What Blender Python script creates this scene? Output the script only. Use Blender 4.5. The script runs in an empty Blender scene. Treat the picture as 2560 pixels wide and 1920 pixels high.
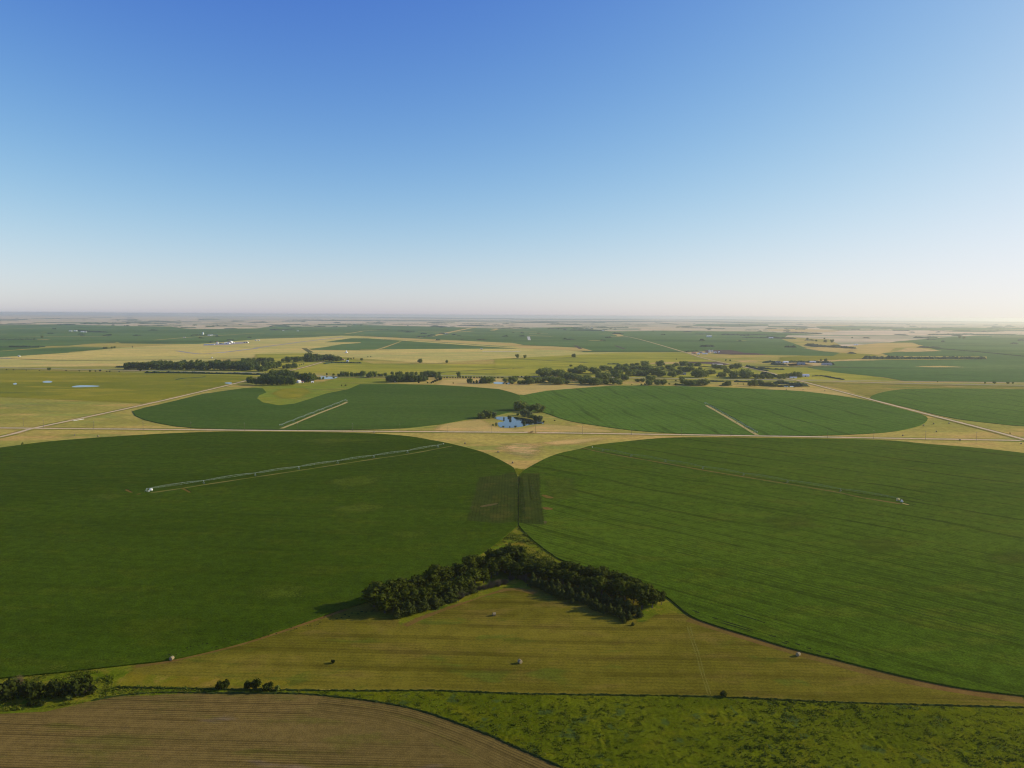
import bpy, math, random
import numpy as np
from math import radians as R, sin, cos, tan, atan, atan2, pi, sqrt
from mathutils import Vector, Matrix, noise
from mathutils.geometry import tessellate_polygon

# ------------------------------------------------------------------ camera, light, air
S = bpy.context.scene
CAM_H = 182.0
FPX = 1775.0            # focal length in pixels of the 2560 px wide photograph
HY = 788.5              # row of the infinitely far flat horizon
PITCH = atan((960 - HY) / FPX)
ROLL = R(0.36)
cam = bpy.data.cameras.new('camera'); camo = bpy.data.objects.new('camera', cam)
S.collection.objects.link(camo); S.camera = camo
cam.sensor_width = 36.0; cam.lens = 36.0 * FPX / 2560.0
cam.clip_start = 1.0; cam.clip_end = 250000.0
camo.location = (0, 0, CAM_H)
camo.rotation_euler = (Matrix.Rotation(pi / 2 - PITCH, 3, 'X') @ Matrix.Rotation(ROLL, 3, 'Z')).to_euler()

SUN_EL, SUN_AZ = 22.0, 78.0        # azimuth clockwise from the camera's heading
W = bpy.data.worlds.new('World'); S.world = W; W.use_nodes = True
nt = W.node_tree
sky = nt.nodes.new('ShaderNodeTexSky'); sky.sky_type = 'NISHITA'; sky.sun_disc = False
sky.sun_elevation = R(SUN_EL); sky.sun_rotation = R(SUN_AZ)
sky.altitude = 1500; sky.air_density = 1.0; sky.dust_density = 2.0; sky.ozone_density = 4.0
bg = nt.nodes['Background']; bg.inputs['Strength'].default_value = 0.1
# the camera's colour response to the sky: gain, contrast and shoulder per channel
sp = nt.nodes.new('ShaderNodeSeparateColor'); cb = nt.nodes.new('ShaderNodeCombineColor'); nt.links.new(sky.outputs[0], sp.inputs[0])
for ch, (g_, k_, w_) in enumerate(((2.05, 17.2, 1.0), (2.05, 13.3, 1.0), (1.0, 3.8, 1.3))):
    def mth(op, a, b_):
        n_ = nt.nodes.new('ShaderNodeMath'); n_.operation = op
        for q_, v_ in enumerate((a, b_)):
            if isinstance(v_, float): n_.inputs[q_].default_value = v_
            else: nt.links.new(v_, n_.inputs[q_])
        return n_.outputs[0]
    x_ = mth('MULTIPLY', mth('POWER', mth('MULTIPLY', sp.outputs[ch], .1), g_), k_)
    y_ = mth('DIVIDE', x_, mth('ADD', mth('DIVIDE', x_, w_), 1.0)); nt.links.new(mth('MULTIPLY', y_, 10.0), cb.inputs[ch])
nt.links.new(cb.outputs[0], bg.inputs['Color'])
sun = bpy.data.lights.new('sun', 'SUN'); sun.energy = 5.0; sun.angle = R(0.5); sun.color = (1.0, 0.90, 0.60)
suno = bpy.data.objects.new('sun', sun); S.collection.objects.link(suno)
sd = Vector((sin(R(SUN_AZ)) * cos(R(SUN_EL)), cos(R(SUN_AZ)) * cos(R(SUN_EL)), sin(R(SUN_EL))))
suno.rotation_euler = sd.to_track_quat('Z', 'Y').to_euler(); suno.location = sd * 400
S.view_settings.view_transform = 'Standard'; S.view_settings.look = 'None'
S.view_settings.exposure = 0.0; S.view_settings.gamma = 1.0
S.cycles.filter_width = 1.15; S.cycles.transparent_max_bounces = 16; S.cycles.volume_bounces = 1; S.cycles.max_bounces = 6; S.cycles.diffuse_bounces = 3
HAZE_DENSITY = 4.3e-5

# ------------------------------------------------------------------ from a pixel of the survey photograph to the ground
FR = {'A': (0, 770, 3.45625), 'B': (640, 770, 3.45625), 'C': (1280, 770, 3.45625), 'D': (1920, 770, 3.45625),
      'p': (1160, 980, 6.9125), 'h2': (300, 870, 6.9125), 'e3': (600, 870, 6.9125), 'e4': (900, 870, 6.9125), 'e5': (1200, 870, 6.9125),
      'e6': (1500, 860, 6.9125), 'e7': (1800, 860, 6.9125), 'f0': (0, 780, 6.9125), 'f1': (320, 780, 6.9125),
      'f2': (640, 780, 6.9125), 'f3': (960, 780, 6.9125), 'f4': (1280, 780, 6.9125), 'f5': (1600, 780, 6.9125),
      'f6': (1920, 780, 6.9125), 'f7': (2240, 780, 6.9125), 'z5': (480, 830, 6.9125), 'z8': (1680, 840, 6.9125),
      's': (0, 0, 1.0), 'v': (1150, 1120, 5.53), 'g3': (780, 1320, 3.95), 'g4': (1200, 1320, 3.95), 'b5': (0, 1620, 3.072),
      'LL': (0, 1100, 1.728), 'RR': (1280, 1100, 1.728)}
def Q(f, pts):
    ox, oy, s = FR[f]; return [(ox + x / s, oy + y / s) for x, y in pts]
def G(px, py, z=0.0):
    x = (px - 1280) / FPX; y = -(py - 960) / FPX
    x, y = x * cos(ROLL) - y * sin(ROLL), x * sin(ROLL) + y * cos(ROLL)
    dx, dy, dz = x, cos(PITCH) + y * sin(PITCH), -sin(PITCH) + y * cos(PITCH)
    t = (CAM_H - z) / -dz
    return Vector((dx * t, dy * t, z)), t / FPX            # point, metres per photograph pixel there
def GW(pts): return [G(x, y)[0] for x, y in pts]
def smooth(pts, n=4, closed=False):
    out = []; N = len(pts)
    rng = range(N if closed else N - 1)
    for i in rng:
        g = lambda k: pts[k % N] if closed else pts[max(0, min(N - 1, k))]
        p0, p1, p2, p3 = g(i - 1), g(i), g(i + 1), g(i + 2)
        for k in range(n):
            t = k / n
            out.append(tuple(0.5 * (2 * b + (c - a) * t + (2 * a - 5 * b + 4 * c - d) * t * t + (3 * b - a - 3 * c + d) * t ** 3)
                             for a, b, c, d in zip(p0, p1, p2, p3)))
    if not closed: out.append(tuple(pts[-1]))
    return out

# ------------------------------------------------------------------ mesh helpers
C = S.collection
class MB:
    def __init__(s): s.v = []; s.f = []; s.m = []
    def add(s, vs, fs, m=0):
        b = len(s.v); s.v += [tuple(v) for v in vs]; s.f += [tuple(b + i for i in f) for f in fs]; s.m += [m] * len(fs)
    def box(s, x0, x1, y0, y1, z0, z1, m=0):
        s.add([(x0, y0, z0), (x1, y0, z0), (x1, y1, z0), (x0, y1, z0), (x0, y0, z1), (x1, y0, z1), (x1, y1, z1), (x0, y1, z1)],
              [(3, 2, 1, 0), (4, 5, 6, 7), (0, 1, 5, 4), (1, 2, 6, 5), (2, 3, 7, 6), (3, 0, 4, 7)], m)
    def tube(s, a, b, r0, r1=None, n=6, cap=True, m=0):
        a = Vector(a); b = Vector(b); r1 = r0 if r1 is None else r1
        d = (b - a).normalized(); u = d.orthogonal().normalized(); w = d.cross(u)
        vs = [a + (u * cos(2 * pi * k / n) + w * sin(2 * pi * k / n)) * r0 for k in range(n)] + \
             [b + (u * cos(2 * pi * k / n) + w * sin(2 * pi * k / n)) * r1 for k in range(n)]
        fs = [(k, (k + 1) % n, n + (k + 1) % n, n + k) for k in range(n)]
        if cap: fs += [tuple(range(n - 1, -1, -1)), tuple(range(n, 2 * n))]
        s.add(vs, fs, m)
    def mesh(s, name, mats, smooth=False):
        me = bpy.data.meshes.new(name); me.from_pydata(s.v, [], s.f)
        for m in (mats if isinstance(mats, (list, tuple)) else [mats]): me.materials.append(m)
        if any(s.m): me.polygons.foreach_set('material_index', s.m)
        if smooth: me.polygons.foreach_set('use_smooth', [True] * len(s.f))
        me.update(); return me
    def build(s, name, mats, parent=None, smooth=False): return link(name, s.mesh(name, mats, smooth), parent)
def link(name, me, parent=None):
    o = bpy.data.objects.new(name, me); C.objects.link(o)
    if parent is not None: o.parent = parent
    return o
def tag(o, label=None, cat=None, group=None, kind=None):
    if label: o['label'] = label
    if cat: o['category'] = cat
    if group: o['group'] = group
    if kind: o['kind'] = kind
    return o
def thing(name, loc, label, cat, group=None, rz=0.0, s=1.0):
    o = bpy.data.objects.new(name, None); C.objects.link(o); o.empty_display_size = 1
    o.location = loc; o.rotation_euler = (0, 0, rz); o.scale = (s, s, s) if not hasattr(s, '__len__') else s
    return tag(o, label, cat, group)

SOFT = {}
def soft_mat(m):
    """the same ground cover, thinning out towards the patch's edge"""
    if m.name in SOFT: return SOFT[m.name]
    c = m.copy(); c.name = m.name + '_thinning'; t = c.node_tree; out = t.nodes['Material Output']; sh = t.nodes['Principled BSDF'].outputs[0]
    at = N(t, 'ShaderNodeAttribute'); at.attribute_name = 'cover'; tc = N(t, 'ShaderNodeTexCoord').outputs['Object']
    a = math_(t, 'MULTIPLY_ADD', ntex(t, vmap(t, tc, (.5, 1, 1)), .05, 5, .7), .9, -.45); f = math_(t, 'MULTIPLY_ADD', ntex(t, tc, .9, 3, .7), 1.5, -.75)
    k = ramp(t, math_(t, 'ADD', math_(t, 'MULTIPLY_ADD', at.outputs['Fac'], 1.3, -.15), math_(t, 'ADD', a, f)), .49, .51)
    ms = N(t, 'ShaderNodeMixShader'); tr = N(t, 'ShaderNodeBsdfTransparent'); t.links.new(k, ms.inputs[0]); t.links.new(tr.outputs[0], ms.inputs[1]); t.links.new(sh, ms.inputs[2])
    t.links.new(ms.outputs[0], out.inputs[0]); SOFT[m.name] = c; return c
def soft_patch(name, P, mat, z, fe, kw):
    P = np.array([(p.x, p.y) for p in P]); lo = P.min(0) - fe; hi = P.max(0) + fe
    nx, ny = (int(np.clip((hi[k] - lo[k]) / (fe * .45), 24, 150)) for k in (0, 1))
    X, Y = np.meshgrid(np.linspace(lo[0], hi[0], nx), np.linspace(lo[1], hi[1], ny)); X = X.ravel(); Y = Y.ravel()
    ins = np.zeros(len(X), bool); dist = np.full(len(X), 1e9); n = len(P)
    for i in range(n):
        (ax, ay), (bx, by) = P[i], P[(i + 1) % n]
        if ay != by: ins ^= ((ay > Y) != (by > Y)) & (X < (bx - ax) * (Y - ay) / (by - ay) + ax)
        l2 = (bx - ax) ** 2 + (by - ay) ** 2 + 1e-9; tt = np.clip(((X - ax) * (bx - ax) + (Y - ay) * (by - ay)) / l2, 0, 1)
        dist = np.minimum(dist, np.hypot(X - ax - tt * (bx - ax), Y - ay - tt * (by - ay)))
    cov = np.clip(.5 + np.where(ins, dist, -dist) / (2 * fe), 0, 1)
    b = MB(); b.v = [(float(x), float(y), z) for x, y in zip(X, Y)]
    for j in range(ny - 1):
        for i in range(nx - 1):
            q = (j * nx + i, j * nx + i + 1, (j + 1) * nx + i + 1, (j + 1) * nx + i)
            if max(cov[k] for k in q) > .01: b.f.append(q); b.m.append(0)
    me = b.mesh(name, soft_mat(mat)); a = me.attributes.new('cover', 'FLOAT', 'POINT'); a.data.foreach_set('value', cov.astype(np.float32))
    return tag(link(name, me), kind='structure')
def poly(name, px, mat, z, slab=0.0, closed_smooth=0, world=False, rag=0.0, **kw):
    if closed_smooth: px = smooth(px, closed_smooth, True)
    P = [Vector(p).to_3d() if world else G(*p)[0] for p in px]
    if rag: return soft_patch(name, P, mat, z, rag * 1.6, kw)
    tris = tessellate_polygon([[Vector((p.x, p.y, 0)) for p in P]])
    b = MB(); n = len(P)
    fs = []
    for t in tris:
        a, c, d = (P[i] for i in t)
        if (c.x - a.x) * (d.y - a.y) - (c.y - a.y) * (d.x - a.x) < 0: t = (t[0], t[2], t[1])
        fs.append(tuple(t))
    b.add([(p.x, p.y, z) for p in P], fs)
    if slab:
        b.v += [(p.x, p.y, z - slab) for p in P]
        area = sum(P[i].x * P[(i + 1) % n].y - P[(i + 1) % n].x * P[i].y for i in range(n))
        for i in range(n):
            j = (i + 1) % n; f = (i, n + i, n + j, j) if area > 0 else (i, j, n + j, n + i)
            b.f.append(f); b.m.append(0)
    o = b.build(name, mat); return tag(o, kw.get('label'), kw.get('cat'), kw.get('group'), kw.get('kind', 'structure'))
def ribbon(name, px, mat, width, z, n=4, world=False, kind='structure', wob=0.0, seed=1):
    px = smooth(px, n) if n > 1 else px
    P = [Vector(p).to_3d() if world else G(*p)[0] for p in px]
    rnd = random.Random(seed); b = MB(); vs = []
    for i, p in enumerate(P):
        t = (P[min(i + 1, len(P) - 1)] - P[max(i - 1, 0)]); t.z = 0; t.normalize(); nn = Vector((-t.y, t.x, 0))
        w = width * (1 + wob * (rnd.random() - .5)) * .5
        vs += [p + nn * w, p - nn * w]
    fs = [(2 * i, 2 * i + 1, 2 * i + 3, 2 * i + 2) for i in range(len(P) - 1)]
    b.add([(v.x, v.y, z) for v in vs], fs)
    me = b.mesh(name, mat)
    uv = me.uv_layers.new(name='UVMap'); L = [0.0]
    for i in range(1, len(P)): L.append(L[-1] + (P[i] - P[i - 1]).length)
    for i in range(len(P) - 1):
        for k, (u, vv) in enumerate(((L[i], width), (L[i], 0), (L[i + 1], 0), (L[i + 1], width))): uv.data[4 * i + k].uv = (u, vv)
    return tag(link(name, me), kind=kind)

# ------------------------------------------------------------------ materials
def new_mat(name):
    m = bpy.data.materials.new(name); m.use_nodes = True; t = m.node_tree
    return m, t, t.nodes['Principled BSDF']
def N(t, kind, **kw):
    n = t.nodes.new(kind)
    for k, v in kw.items():
        if k.startswith('i_'): n.inputs[k[2:]].default_value = v
        else: setattr(n, k, v)
    return n
def math_(t, op, a, b=None, c=None, clamp=False):
    n = N(t, 'ShaderNodeMath', operation=op); n.use_clamp = clamp
    for k, v in enumerate((a, b, c)):
        if v is None: continue
        if isinstance(v, (int, float)): n.inputs[k].default_value = v
        else: t.links.new(v, n.inputs[k])
    return n.outputs[0]
def ramp(t, fac, lo, hi):
    n = N(t, 'ShaderNodeMapRange', interpolation_type='SMOOTHSTEP'); t.links.new(fac, n.inputs[0])
    n.inputs[1].default_value = lo; n.inputs[2].default_value = hi; return n.outputs[0]
def mix(t, fac, a, b, mode='MIX'):
    n = N(t, 'ShaderNodeMix', data_type='RGBA', blend_type=mode)
    for k, v in ((0, fac), (6, a), (7, b)):
        if isinstance(v, (int, float)): n.inputs[k].default_value = v
        elif isinstance(v, tuple): n.inputs[k].default_value = (*v[:3], 1)
        else: t.links.new(v, n.inputs[k])
    return n.outputs[2]
def ntex(t, vec, scale, detail=3, rough=.6, dist=0.0):
    n = N(t, 'ShaderNodeTexNoise'); n.inputs['Scale'].default_value = scale; n.inputs['Detail'].default_value = detail
    n.inputs['Roughness'].default_value = rough; n.inputs['Distortion'].default_value = dist
    t.links.new(vec, n.inputs['Vector']); return n.outputs[0]
def vmap(t, vec, scale=(1, 1, 1), rot=0.0, loc=(0, 0, 0)):
    n = N(t, 'ShaderNodeMapping'); n.inputs['Scale'].default_value = scale; n.inputs['Rotation'].default_value = (0, 0, rot)
    n.inputs['Location'].default_value = loc; t.links.new(vec, n.inputs['Vector']); return n.outputs[0]
def surf(name, c, big=.01, med=.06, fine=1.0, st=(1, 1, 1), rot=0.0, bump=.3, bd=.3, var=.5, rows=(), spots=None, th=(.4, .6), th2=(.5, .65), a2=.8, uv=False, fst=(1, 1, 1), off=0):
    """ground cover: large and medium patches, fine mottling and, where asked, rows (angle, spacing, width, depth, amount)"""
    m, t, p = new_mat(name); p.inputs['Roughness'].default_value = 1.0; p.inputs['Specular IOR Level'].default_value = 0.0
    tc = N(t, 'ShaderNodeTexCoord').outputs['UV' if uv else 'Object']
    v = vmap(t, tc, st, rot, (off, off * .7, 0))
    v0 = vmap(t, tc, (1, 1, 1), 0, (off, off, 0))
    a = ramp(t, ntex(t, v, big, 4, .6, .4), *th)
    b = ramp(t, ntex(t, v, med, 6, .65, .3), *th2)
    b = math_(t, 'MULTIPLY', b, a2)
    col = mix(t, a, c[0], c[1]); col = mix(t, b, col, c[2])
    f = ntex(t, vmap(t, tc, fst), fine, 4, .75); fr = ramp(t, f, .32, .68)
    g = ramp(t, ntex(t, v0, fine * .13, 4, .7), .3, .7)
    val = math_(t, 'ADD', math_(t, 'MULTIPLY_ADD', fr, var * 1.0, 1 - var * .5), math_(t, 'MULTIPLY_ADD', g, var * .6, -var * .3))
    hgt = f
    for (ang, sp, wid, amt) in rows:
        u = N(t, 'ShaderNodeSeparateXYZ'); t.links.new(vmap(t, tc, (1, 1, 1), ang), u.inputs[0])
        wv = math_(t, 'ADD', u.outputs[1], math_(t, 'MULTIPLY', ntex(t, v0, .004, 2), sp * .8 if sp < 20 else sp * 1.2))
        s_ = math_(t, 'SINE', math_(t, 'MULTIPLY', wv, 2 * pi / sp))
        s_ = ramp(t, s_, 1 - wid, 1.0)
        # rows fade in and out along their length
        brk = ramp(t, ntex(t, vmap(t, vmap(t, tc, (1, 1, 1), ang), (.008, .06, 1)), 1.0, 4), .30, .60)
        s_ = math_(t, 'MULTIPLY', s_, brk)
        val = math_(t, 'MULTIPLY', val, math_(t, 'MULTIPLY_ADD', s_, -amt, 1))
    if spots:
        for (sc, lo, hi, cc, am) in spots:
            k = math_(t, 'MULTIPLY', ramp(t, ntex(t, v, sc, 3, .6, .5), lo, hi), am); col = mix(t, k, col, cc)
    n = N(t, 'ShaderNodeVectorMath', operation='SCALE'); t.links.new(col, n.inputs[0]); t.links.new(val, n.inputs['Scale'])
    t.links.new(n.outputs[0], p.inputs['Base Color'])
    if bump:
        bn = N(t, 'ShaderNodeBump'); bn.inputs['Strength'].default_value = bump; bn.inputs['Distance'].default_value = bd
        t.links.new(hgt, bn.inputs['Height']); t.links.new(bn.outputs[0], p.inputs['Normal'])
    return m
def plain(name, c, rough=.6, metal=0.0, spec=.3, var=.12, sc=2.0):
    m, t, p = new_mat(name); p.inputs['Roughness'].default_value = rough; p.inputs['Metallic'].default_value = metal
    p.inputs['Specular IOR Level'].default_value = spec
    tc = N(t, 'ShaderNodeTexCoord').outputs['Object']; f = ntex(t, tc, sc, 4)
    col = mix(t, f, tuple(x * (1 - var) for x in c), tuple(min(1, x * (1 + var)) for x in c))
    t.links.new(col, p.inputs['Base Color']); return m
def leafm(name, c0, c1, trans=.25):
    m, t, p = new_mat(name); p.inputs['Roughness'].default_value = .8; p.inputs['Specular IOR Level'].default_value = .03
    oi = N(t, 'ShaderNodeObjectInfo'); tc = N(t, 'ShaderNodeTexCoord').outputs['Object']
    k = math_(t, 'ADD', math_(t, 'MULTIPLY', oi.outputs['Random'], .7), math_(t, 'MULTIPLY_ADD', ntex(t, tc, .5, 3), 1.6, -.65), clamp=True)
    col = mix(t, k, c0, c1); t.links.new(col, p.inputs['Base Color'])
    tr = N(t, 'ShaderNodeBsdfTranslucent'); t.links.new(col, tr.inputs[0])
    ms = N(t, 'ShaderNodeMixShader'); ms.inputs[0].default_value = trans
    t.links.new(p.outputs[0], ms.inputs[1]); t.links.new(tr.outputs[0], ms.inputs[2])
    t.links.new(ms.outputs[0], t.nodes['Material Output'].inputs[0]); return m

M = {}
# crops
M['corn_left'] = surf('crop_canopy_deep_green', [(0.041, 0.069, 0.003), (0.050, 0.082, 0.004), (0.069, 0.087, 0.005)], .006, .05, .9, st=(.35, 1, 1), var=.62, bump=.6, bd=.5, a2=.5, rows=((R(8), 9, .5, .12), (R(8), 47, .12, .12)))
M['corn_right'] = surf('crop_canopy_green_rows', [(0.062, 0.103, 0.005), (0.076, 0.119, 0.007), (0.104, 0.122, 0.009)], .006, .05, .9, st=(.35, 1, 1), var=.62, bump=.6, bd=.5, a2=.5, off=300,
                       rows=((R(42), 4.6, .7, .30), (R(42), 61, .08, .35), (R(42), 19, .3, .25)))
M['corn_back'] = surf('crop_canopy_back', [(0.061, 0.107, 0.014), (0.076, 0.125, 0.018), (0.101, 0.127, 0.022)], .005, .04, .8, st=(.3, 1, 1), var=.55, bump=.5, bd=.5, a2=.4, off=900, rows=((R(10), 38, .2, .12),))
M['corn_back_r'] = surf('crop_canopy_back_rows', [(0.079, 0.144, 0.017), (0.096, 0.166, 0.021), (0.119, 0.166, 0.026)], .005, .04, .8, st=(.3, 1, 1), var=.55, bump=.5, bd=.5, a2=.4, off=1900, rows=((R(82), 17, .4, .25), (R(82), 71, .12, .35)))
M['corn_far'] = surf('crop_canopy_far', [(0.072, 0.138, 0.031), (0.101, 0.173, 0.043), (0.134, 0.186, 0.052)], .0010, .0045, .04, st=(.3, 1, 1), var=.3, bump=0, a2=.7, th=(.44, .56), spots=[(.0022, .60, .66, (.05, .085, .03), .7)])
M['corn_thin'] = surf('young_crop_with_bare_soil', [(0.039, 0.054, 0.007), (0.047, 0.062, 0.008), (0.082, 0.076, 0.012)], .02, .05, .9, var=.5, bump=.5, bd=.4, a2=.6, rows=((R(90), 3.2, .9, .22),))
# grass
M['ground'] = surf('dry_prairie', [(0.456, 0.340, 0.074), (0.301, 0.274, 0.049), (0.547, 0.340, 0.095)], .0022, .011, .12, st=(.3, 1, 1), var=.35, bump=.15, bd=.5, a2=.8, th=(.42, .58), th2=(.5, .62), spots=[(.016, .56, .66, (.24, .27, .05), .65), (.006, .62, .7, (.22, .22, .06), .6)])
M['grass_green'] = surf('green_pasture', [(0.195, 0.196, 0.017), (0.266, 0.236, 0.021), (0.380, 0.296, 0.032)], .004, .012, .2, st=(.3, 1, 1), var=.25, bump=.2, bd=.4, a2=.7, spots=[(.007, .62, .7, (.09, .13, .035), .7)])
M['grass_pale'] = surf('pale_green_pasture', [(0.268, 0.267, 0.030), (0.365, 0.322, 0.036), (0.521, 0.403, 0.056)], .004, .012, .2, st=(.3, 1, 1), var=.25, bump=.2, bd=.4, a2=.7, spots=[(.007, .62, .7, (.09, .13, .035), .7)])
M['grass_mid'] = surf('roadside_meadow', [(0.218, 0.200, 0.029), (0.291, 0.241, 0.040), (0.436, 0.275, 0.080)], .008, .04, .35, st=(.35, 1, 1), var=.4, bump=.25, bd=.3, a2=.8, th2=(.5, .64), spots=[(.025, .56, .66, (.16, .20, .03), .75)])
M['hay'] = surf('mown_hay_meadow', [(0.135, 0.115, 0.010), (0.181, 0.147, 0.015), (0.188, 0.135, 0.022)], .012, .05, .8, st=(.4, 1, 1), var=.45, bump=.3, bd=.2, a2=.7, rows=((R(1.8), 17.6, .7, .28), (R(1.8), 3.1, .8, .18)), spots=[(.045, .56, .66, (.105, .13, .012), .7)])
M['hay_edge'] = surf('brown_mown_edge', [(0.180, 0.098, 0.025), (0.153, 0.102, 0.020), (0.207, 0.128, 0.030)], .02, .06, .8, var=.35, bump=.3, bd=.2)
M['verge'] = surf('lush_verge', [(0.102, 0.138, 0.005), (0.150, 0.156, 0.009), (0.228, 0.186, 0.020)], .03, .09, .8, var=.5, bump=.4, bd=.3, a2=.8, spots=[(.08, .56, .66, (.05, .085, .005), .7)])
M['verge_pale'] = surf('bright_pasture', [(0.245, 0.246, 0.024), (0.204, 0.246, 0.027), (0.367, 0.295, 0.043)], .006, .02, .3, st=(.4, 1, 1), var=.35, bump=.3, bd=.3, a2=.8, spots=[(.02, .58, .66, (.10, .14, .03), .6)])
M['gold'] = surf('dry_gold_grass', [(.20, .155, .012), (.16, .155, .010), (.27, .18, .03)], .03, .1, .9, var=.45, bump=.4, bd=.2, a2=.8)
M['pale_pasture'] = surf('pale_yellow_pasture', [(0.627, 0.475, 0.126), (0.475, 0.408, 0.108), (0.684, 0.456, 0.144)], .0022, .008, .1, st=(.3, 1, 1), var=.3, bump=0, a2=.8, spots=[(.012, .58, .68, (.38, .36, .09), .6)])
M['rough'] = surf('rough_pasture', [(0.080, 0.098, 0.003), (0.106, 0.121, 0.004), (0.157, 0.137, 0.005)], .018, .06, 1.0, var=.5, bump=.5, bd=.3, a2=.6, th2=(.5, .7), spots=[(.09, .60, .66, (.045, .075, .018), .7), (.03, .68, .74, (.24, .21, .06), .4)])
M['straw'] = surf('pale_dry_grass', [(0.571, 0.399, 0.121), (0.489, 0.351, 0.099), (0.679, 0.399, 0.128)], .004, .02, .2, st=(.4, 1, 1), var=.2, bump=.1, bd=.3)
M['tan'] = surf('tan_prairie', [(.72, .52, .31), (.60, .47, .27), (.46, .38, .20)], .0006, .003, .02, st=(.25, 1, 1), var=.3, bump=0, spots=[(.0016, .66, .71, (.10, .13, .06), .5)])
M['far_mix'] = surf('distant_prairie', [(.70, .51, .32), (.54, .43, .26), (.28, .29, .15)], .00045, .0016, .006, st=(.18, 1, 1), var=.3, bump=0, a2=.9, th=(.42, .58), th2=(.48, .56), spots=[(.0012, .64, .69, (.08, .11, .06), .6)])
M['far_olive'] = surf('distant_olive_field', [(.19, .21, .08), (.24, .25, .10), (.15, .18, .07)], .0008, .003, .02, var=.2, bump=0)
M['far_dark'] = surf('distant_dark_crop', [(.055, .09, .035), (.07, .11, .04), (.09, .12, .05)], .0008, .003, .02, var=.2, bump=0)
M['soil'] = surf('tilled_soil_with_stubble', [(0.155, 0.107, 0.028), (0.189, 0.126, 0.034), (0.131, 0.113, 0.020)], .02, .07, 1.6, st=(.3, 1, 1), var=.5, bump=.5, bd=.15, a2=.7, rows=((R(2), 1.55, .9, .40), (R(2), 7.3, .25, .30)), spots=[(.05, .62, .72, (.21, .15, .09), .6)])
M['soil_uv'] = surf('tilled_headland', [(0.155, 0.107, 0.028), (0.189, 0.126, 0.034), (0.131, 0.113, 0.020)], .02, .07, 1.6, st=(.3, 1, 1), var=.5, bump=.5, bd=.15, a2=.7, uv=True, rows=((0, 1.5, .9, .5), (0, 6.0, .3, .4)))
M['dull'] = surf('thin_dry_crop', [(.115, .085, .03), (.10, .09, .03), (.14, .11, .045)], .03, .1, .8, var=.3, bump=0)
M['gravel'] = surf('gravel_road', [(0.650, 0.480, 0.286), (0.572, 0.432, 0.253), (0.728, 0.540, 0.330)], .02, .1, 1.2, var=.2, bump=.2, bd=.1)
M['ditch'] = surf('ditch_grass', [(.12, .12, .035), (.09, .10, .03), (.2, .17, .06)], .02, .06, .5, var=.3, bump=.3, bd=.3)
M['asphalt'] = surf('worn_asphalt', [(.36, .30, .27), (.33, .29, .25), (.42, .36, .32)], .01, .05, .5, var=.15, bump=0)
M['concrete'] = surf('pale_concrete', [(.55, .50, .44), (.5, .46, .4), (.6, .55, .5)], .01, .05, .5, var=.12, bump=0)
M['mud'] = surf('feedlot_mud', [(.085, .055, .05), (.11, .07, .06), (.2, .15, .11)], .004, .01, .1, var=.3, bump=0, a2=.4)
M['sand'] = surf('bare_dry_patch', [(.66, .40, .14), (.52, .36, .13), (.70, .46, .20)], .02, .06, .3, st=(.4, 1, 1), var=.4, bump=0, spots=[(.05, .52, .60, (.26, .25, .06), .75)])
m, t, p = new_mat('water'); p.inputs['Base Color'].default_value = (.012, .022, .03, 1); p.inputs['Roughness'].default_value = .04
p.inputs['IOR'].default_value = 1.33; p.inputs['Specular IOR Level'].default_value = .5
bn = N(t, 'ShaderNodeBump'); bn.inputs['Strength'].default_value = .04; bn.inputs['Distance'].default_value = .05
t.links.new(ntex(t, N(t, 'ShaderNodeTexCoord').outputs['Object'], 1.5, 3), bn.inputs['Height']); t.links.new(bn.outputs[0], p.inputs['Normal'])
M['water'] = m
# plants
M['leaf_dark'] = leafm('leaf_dark_green', (.036, .048, .004), (.080, .094, .007))
M['leaf_mid'] = leafm('leaf_mid_green', (.060, .085, .012), (.110, .140, .022))
M['leaf_river'] = leafm('leaf_river_green', (.105, .135, .020), (.175, .20, .036))
M['leaf_cedar'] = leafm('cedar_needles', (.036, .047, .008), (.068, .078, .013), .1)
M['leaf_willow'] = leafm('willow_leaves', (.09, .12, .045), (.15, .17, .065))
M['bark'] = plain('bark', (.10, .08, .06), .9)
M['twig'] = leafm('grey_dead_twigs', (.10, .078, .042), (.15, .12, .07), .05)
M['leaf_shrub'] = leafm('shrub_leaves', (.020, .030, .004), (.045, .056, .008))
M['leafy'] = leafm('weed_leaves', (.030, .045, .008), (.055, .075, .012), .1)
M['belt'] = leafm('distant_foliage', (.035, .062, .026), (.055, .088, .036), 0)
# made things
M['galv'] = plain('galvanised_steel', (.40, .46, .42), .5, .2)
M['galv_dull'] = plain('weathered_galvanised_steel', (.16, .21, .18), .6, .1)
M['white'] = plain('white_paint', (.82, .81, .77), .5)
M['roof_pale'] = plain('pale_metal_roof', (.70, .70, .70), .4, .2)
M['roof_dark'] = plain('dark_metal_roof', (.16, .18, .21), .5, .2)
M['roof_red'] = plain('red_roof', (.40, .13, .09), .7)
M['wall_tan'] = plain('tan_wall', (.50, .38, .26), .7)
M['wall_grey'] = plain('grey_wall', (.40, .42, .43), .7)
M['dark'] = plain('dark_opening', (.03, .03, .035), .4)
M['tyre'] = plain('tyre_rubber', (.03, .03, .03), .9)
M['yellow'] = plain('yellow_paint', (.75, .55, .18), .5)
M['wood'] = plain('weathered_pole_wood', (.14, .11, .085), .9)
M['bale'] = plain('round_bale_straw', (.26, .205, .115), .95, var=.35, sc=6)
M['bale_face'] = plain('round_bale_cut_face', (.30, .235, .135), .95, var=.4, sc=9)
M['silver'] = plain('grain_bin_steel', (.55, .57, .58), .35, .6)

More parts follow.
